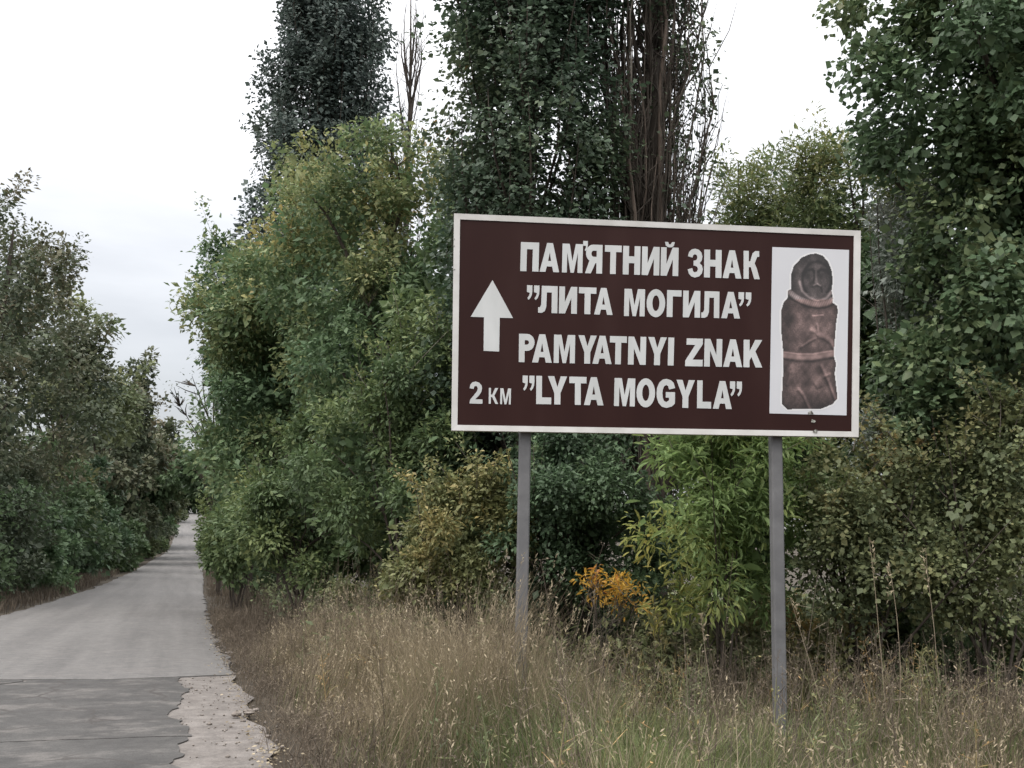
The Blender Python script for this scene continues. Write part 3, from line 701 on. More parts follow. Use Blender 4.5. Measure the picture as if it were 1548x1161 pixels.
TREES = []
def tree(name, label, cat, base, ells, tips, K, leaf, mat, seed, group=None, wr=.55, height=None, trunk_r=.12, bark=None,
         twig_len=.45, shell=.5, droop=.25, tint=(0, 1), hexa=False, limbs=14, stems=1, stem_spread=.0, parts=('trunk', 'crown'), tintfn=None,
         twig_r=.012, flat=0., up=.25, extra_bare=0, noise_s=.9, spread=.42, zmin=.05, rc=.30, per=15, shoots=0, shoot_len=.8, fill=.10):
    r = np.random.default_rng(seed)
    base = np.asarray(base, float)
    root = empty(name, base); tag(root, label, cat, group)
    ncl = max(4, tips//per)
    cc, co = crown_points(ells, ncl, r, seed*.37, .62)
    mr_ = np.mean([np.mean(e[1]) for e in ells])
    crad = rc*mr_*r.uniform(.55, 1.25, ncl)
    ci = np.repeat(np.arange(ncl), per)
    dd = unit(r.normal(size=(len(ci), 3)) + co[ci]*.55 + np.array([0, 0, .35]))
    tp = cc[ci] + dd*(crad[ci]*(.55+.5*r.random(len(ci))**.6))[:, None]*np.array([1, 1, .85])
    out = dd
    ct = np.clip(.6*pn(cc, noise_s, seed*.71)+.45*r.random(ncl)-.05, 0, 1)[ci]
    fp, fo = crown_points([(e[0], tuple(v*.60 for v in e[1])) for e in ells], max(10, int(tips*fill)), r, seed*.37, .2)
    ok = tp[:, 2] > base[2]+zmin
    tp, out, ct = tp[ok], out[ok], ct[ok]
    fp, fo = fp[fp[:, 2] > base[2]+zmin], fo[fp[:, 2] > base[2]+zmin]
    top = max(e[0][2]+e[1][2]*.75 for e in ells) if height is None else base[2]+height
    cx = np.average([e[0] for e in ells], axis=0, weights=[np.prod(e[1]) for e in ells])
    k = 9
    PL, RR = [], []
    for s in range(stems):
        t = np.linspace(0, 1, k)[:, None]
        tx = cx + r.normal(0, stem_spread, 3)*np.array([1, 1, 0]) if stems > 1 else cx
        st = base + (r.normal(0, .12, 3)*np.array([1, 1, 0]) if stems > 1 else 0)
        p = st*(1-t) + np.array([tx[0], tx[1], top*(1 if s == 0 else r.uniform(.75, 1))])*t
        p[:, :2] += np.cumsum(r.normal(0, .018*(top-base[2])/3, (k, 2)), 0)*np.linspace(0, 1, k)[:, None]
        p[0, 2] -= .15
        PL.append(p); RR.append(trunk_r*(1-.88*np.linspace(0, 1, k))*(1 if s == 0 else .7))
    trunkV = tubes(np.array(PL), np.array(RR), 8)
    # limbs
    lt = crown_points(ells, limbs, r, seed*.37, .75)[0]
    LP, LR = [], []
    for q in lt:
        tr = PL[r.integers(stems)]
        zt = base[2]+(q[2]-base[2])*r.uniform(.35, .75)
        j = np.interp(zt, tr[:, 2], np.arange(k)); a = np.array([np.interp(j, np.arange(k), tr[:, c]) for c in range(3)])
        t = np.linspace(0, 1, 7)[:, None]
        p = a*(1-t)+q*t; p[:, 2] += np.sin(t[:, 0]*np.pi)*.08*np.linalg.norm(q-a)
        p += np.cumsum(r.normal(0, .012, (7, 3)), 0)*np.linalg.norm(q-a)*np.sin(t*np.pi)
        LP.append(p); LR.append(np.linspace(trunk_r*.42, trunk_r*.08, 7))
    parts_ = [trunkV]
    nodes = np.concatenate([p[2:] for p in PL])
    if limbs:
        parts_.append(tubes(np.array(LP), np.array(LR), 5)); nodes = np.concatenate([nodes]+[p[2:] for p in LP])
    tw, twr = twigs_to(nodes, tp[::3] if fill else tp, r, twig_r, mr_*.45 if fill else 9.0)
    parts_.append(tubes(tw, twr, 3))
    V, F = merge(parts_)
    obj_np(parts[0], V, F, bark or BARK, root, smooth=True)
    if K:
        V, F, att = spray(tp, out, K, r, twig_len, leaf, wr, seed*.71, droop, tint, spread=spread, hexa=hexa, up=up, tintfn=tintfn, flat=flat, noise_s=noise_s, ctint=ct)
        if fill and len(fp):
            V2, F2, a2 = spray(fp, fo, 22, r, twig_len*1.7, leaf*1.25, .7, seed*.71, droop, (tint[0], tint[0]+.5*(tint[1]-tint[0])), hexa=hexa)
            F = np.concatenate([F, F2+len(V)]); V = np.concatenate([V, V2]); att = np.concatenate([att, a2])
        if shoots:
            ks = r.integers(len(tp), size=shoots*3); ks = ks[np.argsort(-(tp[ks]@np.array([0, 0, 1.])+r.normal(0, .5, len(ks))))][:shoots]
            q = 12; u = np.linspace(0, 1, q)
            dr = unit(out[ks]*.5+np.array([0, 0, .9])+r.normal(0, .25, (shoots, 3))); sl = shoot_len*r.uniform(.5, 1.1, shoots)
            cur = tp[ks][:, None]+dr[:, None]*(u[None]*sl[:, None])[..., None]; cur[:, :, :2] += (out[ks][:, None, :2]*(u**2)[None, :, None])*sl[:, None, None]*.25
            V3, F3 = tubes(cur, np.tile(np.linspace(.008, .003, q), (shoots, 1)), 3)
            obj_np('shoot', V3, F3, BARK_PALE, root)['kind'] = 'stuff'
            V2, F2, a2 = spray(cur[:, 2:].reshape(-1, 3), np.repeat(dr, q-2, 0), 7, r, leaf*1.1, leaf*1.05, wr, seed*.7, droop, (tint[0]+.25*(tint[1]-tint[0]), tint[1]), spread=.6, hexa=hexa, ctint=np.repeat(np.clip(r.normal(.6, .2, shoots), 0, 1), q-2))
            F = np.concatenate([F, F2+len(V)]); V = np.concatenate([V, V2]); att = np.concatenate([att, a2])
        c = obj_np(parts[1], V, F, LM[mat], root, {'tint': att}); c['kind'] = 'stuff'
    TREES.append(root)
    return root

def ell(px, py, Z, rx, ry, rd=None, w=1.0):
    c = at(px, py, Z); a = rx*Z/FPX
    return (c, (a, rd or a, ry*Z/FPX), w)

def copy_tree(o, loc, rz, sc, label, group):
    c = o.copy(); COL.objects.link(c); c.location = loc; c.rotation_euler = (0, 0, rz); c.scale = (sc, sc, sc)
    c['label'] = label; c['group'] = group
    for ch in o.children:
        d = ch.copy(); COL.objects.link(d); d.parent = c
    return c

# ---- tall poplars
def poplar(name, label, base, H, rprof, n_br, K, leaf, mat, seed, lean=(0, 0), trunk_r=.2, sprays=9, twig_len=.35, wr=.8, hstart=.06, keep=None, bark=None, bare_stems=0, twiglets=0, spread=.42, tint=(0, 1), tilt=.0, br_r=.03):
    r = np.random.default_rng(seed)
    base = np.asarray(base, float); root = empty(name, base)
    tag(root, label, 'tree')
    k = 12; t = np.linspace(0, 1, k)
    tr = base + np.stack([lean[0]*t, lean[1]*t, H*t], 1); tr[:, :2] += np.cumsum(r.normal(0, .035, (k, 2)), 0); tr[0, 2] -= .2
    parts_ = [tubes(tr[None], (trunk_r*(1-.9*t))[None]*np.where(t == 0, 1.35, 1), 9)]
    hs = r.uniform(hstart, .93, n_br)*H; az = r.uniform(0, 2*np.pi, n_br)
    ln = r.uniform(.16, .30, n_br)*H*np.clip(1.15-hs/H*.75, .3, 1)
    rad = rprof((hs+ln*.6)/H)*r.uniform(.55, 1.1, n_br)
    s = np.linspace(0, 1, 9)
    PL = np.zeros((n_br, 9, 3))
    for c in range(2):
        PL[:, :, c] = np.interp(hs, tr[:, 2]-base[2], tr[:, c])[:, None] + (np.cos(az) if c == 0 else np.sin(az))[:, None]*rad[:, None]*(1-(1-s)**2.2)[None]
    PL[:, :, 2] = base[2]+hs[:, None]+ln[:, None]*(s**1.15)[None]
    PL += np.cumsum(r.normal(0, .025, PL.shape), 1)*s[None, :, None]
    parts_.append(tubes(PL, br_r*r.uniform(.6, 1.3, n_br)[:, None]*(1.1-.95*s)[None], 5))
    if bare_stems:
        nb = bare_stems
        h0 = r.uniform(.0, .30, nb)*H; a2 = r.uniform(0, 2*np.pi, nb); rr = r.uniform(.25, 1.05, nb)*rprof(np.full(nb, .35))
        B = np.zeros((nb, 9, 3)); B[:, :, 0] = base[0]+np.cos(a2)[:, None]*rr[:, None]*(1-(1-s)**1.8)[None]; B[:, :, 1] = base[1]+np.sin(a2)[:, None]*rr[:, None]*(1-(1-s)**1.8)[None]
        B[:, :, 0] += lean[0]*(h0[:, None]/H+.3*s[None]); B[:, :, 2] = base[2]+h0[:, None]+r.uniform(.25, .55, nb)[:, None]*H*s[None]
        B[:, :, :2] += np.cumsum(r.normal(0, .10, B[:, :, :2].shape), 1)*s[None, :, None]
        w = np.where(np.arange(nb) % 11 == 3, r.uniform(.05, .085, nb), r.uniform(.008, .036, nb))
        for q0 in range(nb):
            bs = tubes(B[q0:q0+1], w[q0:q0+1, None]*(1.1-.8*s)[None], 6)
            obj_np('bare_stem', bs[0], bs[1], (BARK, BARK_RED, BARK, BARK_PALE)[q0 % 4], root, smooth=True)
    if twiglets:
        src = PL[r.integers(n_br, size=twiglets), r.integers(2, 8, twiglets)]
        if bare_stems:
            h = twiglets//2; src[:h] = B[r.integers(bare_stems, size=h), r.integers(1, 8, h)]
        a3 = r.uniform(0, 2*np.pi, twiglets); l3 = r.uniform(.5, 1.8, twiglets)
        sd_ = r.uniform(.05, .5, twiglets); end = src+np.stack([np.cos(a3)*l3*sd_, np.sin(a3)*l3*sd_, l3*r.uniform(.5, 1, twiglets)], 1)
        mid = (src+end)/2+np.stack([np.cos(a3)*l3*.06, np.sin(a3)*l3*.06, -l3*.05], 1)
        tv = tubes(np.stack([src, mid, end], 1), r.uniform(.5, 1.5, (twiglets, 1))*np.array([[.010, .008, .003]]), 3)
        o = obj_np('twigs', tv[0], tv[1], BARK, root); o['kind'] = 'stuff'
    V, F = merge(parts_); obj_np('trunk', V, F, bark or BARK, root, smooth=True)
    if K:
        ii = np.repeat(np.arange(n_br), sprays); ss = r.uniform(.28, 1.0, n_br*sprays)
        j = ss*8; j0 = np.minimum(j.astype(int), 7); fr = (j-j0)[:, None]
        tips = PL[ii, j0]*(1-fr)+PL[ii, j0+1]*fr + r.normal(0, .16, (len(ii), 3))
        cen = base+np.stack([lean[0]*(tips[:, 2]-base[2])/H, lean[1]*(tips[:, 2]-base[2])/H, tips[:, 2]-base[2]], 1)
        out = unit((tips-cen)*np.array([1, 1, 0])+np.array([0, 0, .6]))
        if keep is not None:
            m = keep(tips, r); tips, out = tips[m], out[m]
        V, F, att = spray(tips, out, K, r, twig_len, leaf, wr, seed*.9, .3, tint, up=.5, spread=spread)
        c = obj_np('crown', V, F, LM[mat], root, {'tint': att}); c['kind'] = 'stuff'
    return root

def prof_lombardy(t): return np.interp(t, [0, .1, .3, .6, .85, 1.05], [.5, .9, 1.0, .85, .5, .1])

# leafy poplar left of the sign's top edge
b = foot(800, 15.0)
poplar('poplar_tree', 'leafy dark green poplar rising directly behind the sign left of the bare stems', b, 15, lambda t: 1.5*np.interp(t, [0, .15, .35, .6, .9, 1.1], [.4, .85, 1.0, 1.0, .9, .5]),
       165, 41, .085, 'poplar', 21, trunk_r=.2, sprays=14, twig_len=.30, wr=.85, hstart=.08, tint=(0, .97), twiglets=200)
b = foot(986, 15.6)
def keep_d(p, r):
    h = p[:, 2]; side = (p-b) @ rgt
    return ((h > 12.5) | ((side > .30) & (h > 5.6) & (r.random(len(p)) < .62)) | ((side > .1) & (h > 9.0)) | ((side < -.45) & (h > 3) & (r.random(len(p)) < .4)))
poplar('poplar_tree', 'half-bare poplar with crowded brown stems behind the top of the sign', b, 18, lambda t: 1.0*np.interp(t, [0, .15, .4, .6, .9, 1.1], [.5, .9, 1.0, 1.0, .6, .2]),
       80, 34, .075, 'poplar', 22, trunk_r=.27, sprays=9, twig_len=.32, wr=.85, hstart=.08, keep=keep_d, bark=BARK, bare_stems=115, twiglets=3400, tint=(0, .9), br_r=.04)
b = foot(452, 33)
poplar('poplar_tree', 'dark blue-green columnar poplar towering over the road tunnel', b, 25, lambda t: 2.9*np.interp(t, [0, .15, .35, .55, .7, .85, 1.1], [.6, 1.0, 1.0, .85, .70, .58, .3]),
       230, 44, .143, 'pyramid', 23, trunk_r=.35, sprays=10, twig_len=.5, wr=.75, hstart=.08, spread=.36)
b = foot(590, 37)
poplar('poplar_tree', 'slender leafless poplar top standing right of the dark columnar poplar', b, 24.5, lambda t: 1.15*np.interp(t, [0, .3, .7, 1], [.6, 1, .8, .35]),
       40, 0, .1, 'pyramid', 24, trunk_r=.24, hstart=.25, twiglets=330, br_r=.045, bark=BARK)

# ---- broadleaved trees right of the road
def yellow_top(z0, z1, k):
    return lambda P: k*np.clip((P[:, 2]-z0)/(z1-z0), 0, 1)
tree('maple_tree', 'tall bushy maple with yellowing top left of the sign', 'tree', foot(575, 21.5),
     [ell(540, 290, 21.5, 80, 105), ell(640, 370, 21, 100, 150), ell(500, 400, 21.5, 110, 140), ell(600, 600, 20.5, 150, 170)],
     1250, 36, .115, 'maple', 31, trunk_r=.2, twig_len=.34, wr=.55, tintfn=yellow_top(5.5, 11.2, .26), tint=(0, .80), shoots=20)
tree('maple_tree', 'green maple with yellow patches overhanging the verge beneath the columnar poplar', 'tree', foot(430, 27),
     [ell(440, 350, 27, 75, 95), ell(400, 460, 26.5, 90, 120), ell(470, 600, 26, 110, 150), ell(390, 640, 26.5, 85, 120)],
     1100, 34, .145, 'maple', 32, trunk_r=.18, twig_len=.42, wr=.55, tintfn=yellow_top(5.5, 11.5, .18), tint=(0, .84), shoots=14, shoot_len=1.0)
tree('maple_tree', 'green tree with a ragged arm reaching over the road', 'tree', foot(375, 34),
     [ell(340, 420, 34, 36, 62), ell(375, 520, 33, 52, 90), ell(378, 690, 33, 52, 110), ell(415, 600, 33, 66, 160)],
     850, 32, .165, 'maple', 33, trunk_r=.18, twig_len=.5, wr=.55, tint=(0, .85), shoots=24, shoot_len=1.6)
tree('bare_tree', 'thin nearly leafless tree leaning out over the far road', 'tree', foot(335, 40),
     [ell(303, 595, 40, 38, 58), ell(325, 670, 40, 30, 60)], 260, 2, .13, 'brownish', 34, trunk_r=.12, twig_len=.5, twig_r=.03, limbs=26, rc=.5, fill=0)
tree('elder_bush', 'dense dark green elder bush with pale upright shoots left of the sign', 'bush', foot(620, 15.5),
     [ell(640, 610, 15.5, 90, 110), ell(560, 700, 16, 95, 120), ell(670, 740, 15, 85, 120)],
     800, 42, .095, 'maple_dark', 35, trunk_r=.05, stems=7, stem_spread=.7, twig_len=.24, wr=.42, parts=('stem', 'foliage'), shoots=46, shoot_len=.9)
tree('elder_bush', 'green bush at the mouth of the tree tunnel right of the road', 'bush', foot(470, 20),
     [ell(470, 760, 20, 100, 105), ell(400, 800, 21, 55, 75)],
     560, 42, .105, 'maple_dark', 36, trunk_r=.05, stems=6, stem_spread=.8, twig_len=.3, wr=.45, parts=('stem', 'foliage'), shoots=24)
tree('low_bush', 'low bright green bush hugging the right road edge', 'bush', foot(362, 27),
     [ell(362, 825, 27, 42, 50), ell(345, 800, 30, 26, 50)], 300, 36, .11, 'maple_dark', 37, trunk_r=.04, stems=5, stem_spread=.5, twig_len=.3, parts=('stem', 'foliage'), tint=(.3, 1), shoots=10)
tree('rusty_bush', 'yellow-brown turning bush just left of the sign post', 'bush', foot(690, 13),
     [ell(700, 800, 13, 80, 80), ell(640, 850, 13, 60, 60), ell(750, 850, 12.6, 50, 70)],
     560, 38, .068, 'rusty', 38, trunk_r=.03, stems=8, stem_spread=.5, twig_len=.19, wr=.5, parts=('stem', 'foliage'), shoots=34, shoot_len=.6, tint=(0, .78))
tree('privet_bush', 'dark green small-leaved bush between the two sign posts', 'bush', foot(880, 13),
     [ell(880, 740, 13, 100, 115), ell(830, 690, 13.4, 80, 90), ell(920, 840, 12.6, 90, 90), ell(830, 850, 12.8, 70, 80)],
     900, 42, .064, 'broad', 39, trunk_r=.035, stems=8, stem_spread=.6, twig_len=.2, wr=.6, parts=('stem', 'foliage'), tint=(0, .75), shoots=20, shoot_len=.5)
def ash_tint(P):
    d = (P-at(1010, 830, 11.4)) @ rgt
    return .40*np.clip(.75-d/1.2, 0, 1)*np.clip((2.7-P[:, 2])/1.2, 0, 1)
tree('ash_sapling', 'bright yellow-green young ash under the right half of the sign', 'sapling', foot(1090, 11.4),
     [ell(1080, 870, 11.3, 85, 50), ell(1100, 710, 11.4, 90, 95), ell(1040, 790, 11.2, 65, 85), ell(1140, 790, 11.6, 75, 120), ell(1010, 700, 11.6, 32, 60), ell(1215, 720, 11.8, 42, 85)],
     400, 22, .105, 'ash', 40, trunk_r=.024, stems=7, stem_spread=.5, twig_len=.22, wr=.27, parts=('stem', 'foliage'), hexa=True, droop=.4, tint=(.05, .7), tintfn=ash_tint, shoots=44, shoot_len=.55, per=8, rc=.36, fill=.05)
tree('orange_sapling', 'small orange-yellow sapling in front of the dark bush between the posts', 'sapling', foot(912, 10.4),
     [ell(900, 888, 10.4, 30, 22), ell(945, 905, 10.4, 28, 14)], 36, 5, .058, 'orange', 41, trunk_r=.010, stems=4, stem_spread=.2, twig_len=.10, wr=.36, parts=('stem', 'foliage'), hexa=True, limbs=6, twig_r=.005, fill=0, per=4, rc=.5, shoots=6, shoot_len=.25)
tree('wild_pear_bush', 'olive round-leaved bush just right of the right sign post', 'bush', foot(1300, 11.2),
     [ell(1290, 770, 11.2, 85, 85), ell(1360, 830, 10.9, 80, 90), ell(1270, 850, 11, 60, 80)],
     430, 30, .054, 'olive', 42, trunk_r=.03, stems=9, stem_spread=.7, twig_len=.2, wr=.8, per=9, rc=.36, fill=.06, parts=('stem', 'foliage'), shoots=26, shoot_len=.6)
tree('wild_pear_bush', 'olive green tangled bush at the right edge of the picture', 'bush', foot(1490, 10.6),
     [ell(1480, 790, 10.6, 90, 120), ell(1530, 700, 10.8, 80, 120), ell(1420, 720, 11, 70, 90), ell(1450, 870, 10.6, 80, 70)],
     560, 30, .054, 'olive', 43, trunk_r=.03, stems=9, stem_spread=.7, twig_len=.2, wr=.8, per=9, rc=.36, fill=.06, parts=('stem', 'foliage'), tint=(0, .8), shoots=44, shoot_len=.6)
tree('oleaster_bush', 'grey-green silvery shrub rising between the sign and the big right tree', 'bush', foot(1370, 12.2),
     [ell(1360, 350, 12.2, 36, 70), ell(1385, 450, 12.2, 42, 80), ell(1330, 690, 12.0, 60, 55), ell(1370, 600, 12.2, 50, 80)],
     330, 28, .07, 'silver', 44, trunk_r=.035, stems=4, stem_spread=.3, twig_len=.22, wr=.3, parts=('stem', 'foliage'), shoots=26, shoot_len=.5, up=.5)
def red_patch(P):
    c = at(1510, 350, 10.9)
    return .22*np.exp(-((P-c)**2).sum(1)/.2)
tree('maple_tree', 'big dark broad-leaved tree filling the upper right corner', 'tree', foot(1600, 12),
     [ell(1530, 60, 12, 190, 180), ell(1390, 160, 12, 105, 100), ell(1640, 200, 11.6, 200, 250), ell(1480, 330, 11.6, 110, 120), ell(1560, 480, 11.2, 110, 130), ell(1450, 560, 11.6, 90, 120), ell(1540, -150, 12, 230, 200)],
     1800, 36, .086, 'broad', 45, trunk_r=.2, twig_len=.26, wr=.9, limbs=24, tint=(0, .90), tintfn=red_patch, shoots=26, shoot_len=.6)
tree('feathery_tree', 'feathery olive-yellow tree seen over the right end of the sign', 'tree', foot(1300, 18.5),
     [ell(1300, 310, 18.5, 90, 95), ell(1225, 270, 18.5, 40, 55), ell(1330, 440, 18, 110, 140), ell(1350, 580, 17, 100, 130)],
     900, 29, .118, 'feather', 46, trunk_r=.1, twig_len=.32, wr=.3, up=.6, tintfn=yellow_top(5, 8.5, .2), tint=(0, .9), shoots=26, shoot_len=.9)
tree('feathery_tree', 'feathery olive tree just right of the bare poplar stems', 'tree', foot(1130, 20),
     [ell(1120, 305, 20, 62, 78), ell(1195, 340, 20, 60, 75), ell(1100, 430, 19.5, 85, 130), ell(1190, 410, 19.5, 75, 100), ell(1120, 570, 19, 130, 130)],
     900, 29, .122, 'feather', 47, trunk_r=.1, twig_len=.34, wr=.3, up=.6, tintfn=yellow_top(5, 8.5, .15), tint=(0, .85), shoots=22, shoot_len=.9)
# darker trees behind the first row
BACK = [(700, 19, [(720, 470, 120, 150), (700, 660, 130, 150), (640, 800, 130, 80)], 51, 'dark green tree backing the left edge of the sign'),
        (900, 20, [(890, 520, 130, 150), (900, 720, 140, 140)], 52, 'dark tree in shade hidden largely behind the sign'),
        (1100, 17, [(1080, 620, 130, 130), (1130, 780, 120, 110)], 53, 'dark shaded tree behind the yellow-green ash'),
        (1420, 16, [(1420, 520, 130, 150), (1380, 730, 130, 130)], 54, 'dark green tree behind the silvery shrub'),
        (1560, 17, [(1560, 680, 130, 170), (1530, 420, 150, 160)], 55, 'shaded tree deep behind the right-hand bushes')]
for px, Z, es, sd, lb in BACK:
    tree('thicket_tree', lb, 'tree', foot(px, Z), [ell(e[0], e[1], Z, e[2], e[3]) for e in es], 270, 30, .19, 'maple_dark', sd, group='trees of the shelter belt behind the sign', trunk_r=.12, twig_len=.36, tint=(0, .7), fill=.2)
# low brambles closing the foot of the thicket
BR = [(560, 16.5, 75, 50, 'olive', 'low bramble tuft left of the yellow-brown bush'), (690, 14.2, 80, 50, 'maple_dark', 'low green bramble behind the foot of the yellow-brown bush'), (800, 13.6, 70, 50, 'maple_dark', 'low dark bramble behind the left sign post'),
      (930, 13.8, 90, 55, 'broad', 'low dark bramble behind the orange sapling'), (1040, 12.3, 70, 50, 'olive', 'low olive bramble at the foot of the ash'), (1150, 12.0, 75, 60, 'olive', 'low olive bramble left of the right post'),
      (1212, 12.8, 60, 75, 'olive', 'taller bramble filling the gap behind the right post'), (1250, 11.8, 70, 60, 'rusty', 'low rusty bramble right of the right post'), (1350, 11.9, 80, 70, 'olive', 'low bramble at the foot of the olive round-leaved bush'), (1450, 11.6, 80, 70, 'maple_dark', 'low green bramble toward the right picture edge'), (1545, 11.4, 90, 80, 'olive', 'low bramble cut by the right picture edge')]
for i, (px, Z, rx, ry, mt, lb) in enumerate(BR):
    c = foot(px, Z); a_ = rx*Z/FPX; h_ = 2*ry*Z/FPX
    tree('bramble_bush', lb, 'bush', c, [((c[0], c[1], c[2]+h_*.45), (a_, a_, h_*.55)), ((c[0]+a_*.5*rgt[0], c[1]+a_*.5*rgt[1]+.3, c[2]+h_*.3), (a_, a_, h_*.45))], 260, 21, .07, mt, 140+i,
         group='low brambles at the foot of the thicket', trunk_r=.015, stems=6, stem_spread=.4, twig_len=.19, wr=.6, parts=('stem', 'foliage'), limbs=6, tint=(0, .9), shoots=14, shoot_len=.5, fill=.15)

# ---- rows of trees further along both sides of the road
def row_tree(label, x, y, H, R, seed, mat, group, tips=420, K=28, leaf=None, low=.22, tint=(0, 1), lean=0.0, top=.85, fill=.10):
    z = float(gz(y)); X = x+float(xc(y))
    d = math.hypot(X, y)
    lf = leaf or max(.11, .0045*d)
    R0 = R
    es = [((X+lean*.6, y, z+H*.74), (R*top, R*.9, H*.25)), ((X+lean, y-R*.2, z+H*.50), (R, R, H*.25)), ((X+lean*.4-math.copysign(.4, -x), y+R*.3, z+H*low), (R*.8, R, H*.2))]
    return tree('roadside_tree', label, 'tree', (X, y, z), es, tips, K, lf, mat, seed, group=group, trunk_r=.16, twig_len=.045*H*.8, wr=.6, tint=tint, limbs=16, fill=fill, shoots=24, shoot_len=1.6, twig_r=.02)

LG, RG = 'trees lining the left side of the road', 'trees lining the right side of the road'
row_tree('brownish tree at the left picture edge, nearest of the left row', -8.9, 33, 11.9, 3.3, 61, 'brownish', LG, tips=820, K=24)
row_tree('thin-crowned brownish tree second from the left edge in the left row', -7.4, 40, 14.6, 3.2, 62, 'brownish', LG, tips=720, K=22)
row_tree('tall thin-leaved tree third in the left row with sky showing through', -7.9, 49, 15.9, 3.3, 63, 'brownish', LG, tips=720, K=22)
row_tree('olive tree fourth in the left row beside the road', -7.3, 60, 16.0, 3.2, 64, 'olive', LG, tips=520, K=22, tint=(0, .8))
row_tree('brownish tree fifth in the left row above the tunnel', -6.9, 73, 14.6, 3.5, 65, 'brownish', LG, tips=480, K=22)
la = row_tree('olive brown tree sixth in the left row', -6.6, 90, 13.6, 3.9, 66, 'brownish', LG, tips=460, K=22)
ra = row_tree('dark tree overhanging the right edge of the far road', 5.9, 58, 10.5, 3.5, 71, 'maple', RG, tips=520, tint=(0, .7))
rb = row_tree('green tree deeper along the right side of the tunnel', 6.0, 74, 11, 4.0, 72, 'maple', RG, tips=480, tint=(0, .7))
lc = row_tree('dark green tree far along the left road edge', -6.0, 112, 14, 4.4, 67, 'olive', LG, tips=460, tint=(0, .6))
FAR_N = {k: ['nearest', 'second nearest', 'third nearest', 'fourth nearest', 'fifth nearest', 'sixth nearest', 'farthest'] for k in ('left', 'right')}
for i, (src, x, y, s, lb) in enumerate([(rb, 6.0, 92, 1.0, 'seventh right-hand tree along the far road'), (ra, 6.0, 112, 1.05, 0), (rb, 6.4, 134, 1.0, 0), (ra, 6.4, 158, 1.1, 0), (la, -6.0, 134, .85, 0), (lc, -6.0, 156, .9, 0), (la, -6.4, 180, .8, 0), (rb, 6.8, 185, 1.0, 0),
                                   (lc, -7, 212, .9, 0), (ra, 5.6, 214, 1.1, 0), (lc, -8, 250, 1.0, 0), (rb, 5.5, 250, 1.1, 0)]):
    X = x+float(xc(y))
    side = 'right' if x > 0 else 'left'
    nth = FAR_N[side].pop(0)
    copy_tree(src, (X, y, float(gz(y))), i*1.3, s, f'{nth} of the distant trees closing the {side} side of the tunnel', f'distant trees on the {side} of the tunnel')
# canopies meeting over the road, and the wood that closes the view on the crest
def arching(label, y, x, side, zc, seed, mt='maple_dark'):
    X = float(xc(y)); z = float(gz(y))
    tree('arching_tree', label, 'tree', (X+x, y, z),
         [((X+x-side*2.2, y, z+zc), (3.4, 3.5, 2.0)), ((X+x-side*4.6, y+2, z+zc+.6), (2.6, 3, 1.7)), ((X+x, y, z+zc*.62), (2.2, 3, zc*.5))],
         360, 24, .0048*y, mt, seed, trunk_r=.2, twig_len=.6, tint=(0, .35), fill=.25, group='trees arching over the far road')
arching('dark tree arching from the left over the far road', 105, -6.2, -1, 8.6, 73)
arching('dark tree arching from the right over the far road', 122, 4.6, 1, 8.4, 74)
arching('nearest dark tree arching from the right over the road', 92, 4.8, 1, 7.6, 76)
arching('deepest tree arching over the road before the crest', 150, -6.4, -1, 9.6, 75)
for i, (x, lb) in enumerate([(-9, 'leftmost tree on the crest at the end of the road'), (-3.5, 'tree on the crest left of the road end'), (1.5, 'tree on the crest straight above the road end'), (7, 'rightmost tree on the crest at the end of the road')]):
    y = 250+4*(i % 2); X = x+float(xc(y)); z = float(gz(y))
    tree('crest_tree', lb, 'tree', (X, y, z), [((X, y, z+3.4), (3.4, 2.5, 3.6)), ((X+1, y+1, z+6.5), (2.8, 2.5, 3.2))], 180, 26, .9, 'maple_dark', 160+i, trunk_r=.2, twig_len=1.0, tint=(0, .7), fill=.2, limbs=8, group='trees on the crest')
# understorey along both road edges
for i, (x, y, w, h, lb, mt) in enumerate([(-7.4, 27, 1.7, 2.0, 'dark low bush at the left picture edge beside the road', 'maple_dark'), (-6.6, 32, 1.9, 3.0, 'dark bush second along the left road edge', 'maple_dark'),
        (-6.2, 38, 2.0, 3.4, 'dark bush third along the left road edge', 'brownish'), (-5.9, 45, 1.8, 2.2, 'brighter green bush spilling toward the road on the left', 'maple'),
        (-6.0, 53, 2.1, 3.6, 'dark bush beyond the brighter green one on the left', 'maple_dark'), (-6.0, 63, 2.1, 3.6, 'dark green bush far down the left verge', 'broad'), (-6.2, 76, 2.3, 3.6, 'deep shade bush near the left tunnel mouth', 'maple_dark')]):
    z = float(gz(y)); X = x+float(xc(y)); lf = max(.10, .0034*y)
    tree('verge_bush', lb, 'bush', (X, y, z), [((X, y, z+h*.55), (w, w*1.6, h*.6)), ((X-1.0, y+1, z+h*1.0), (w, w*1.6, h*.8))], 420, 20, lf*1.35, mt, 80+i, group='bushes along the left road edge', trunk_r=.05, stems=5, stem_spread=.6, twig_len=.32, parts=('stem', 'foliage'), fill=.15, tint=(0, .55))
bu = None
BUSH_N = {k: ['nearest', 'second nearest', 'middle', 'fourth nearest', 'farthest'] for k in ('left', 'right')}
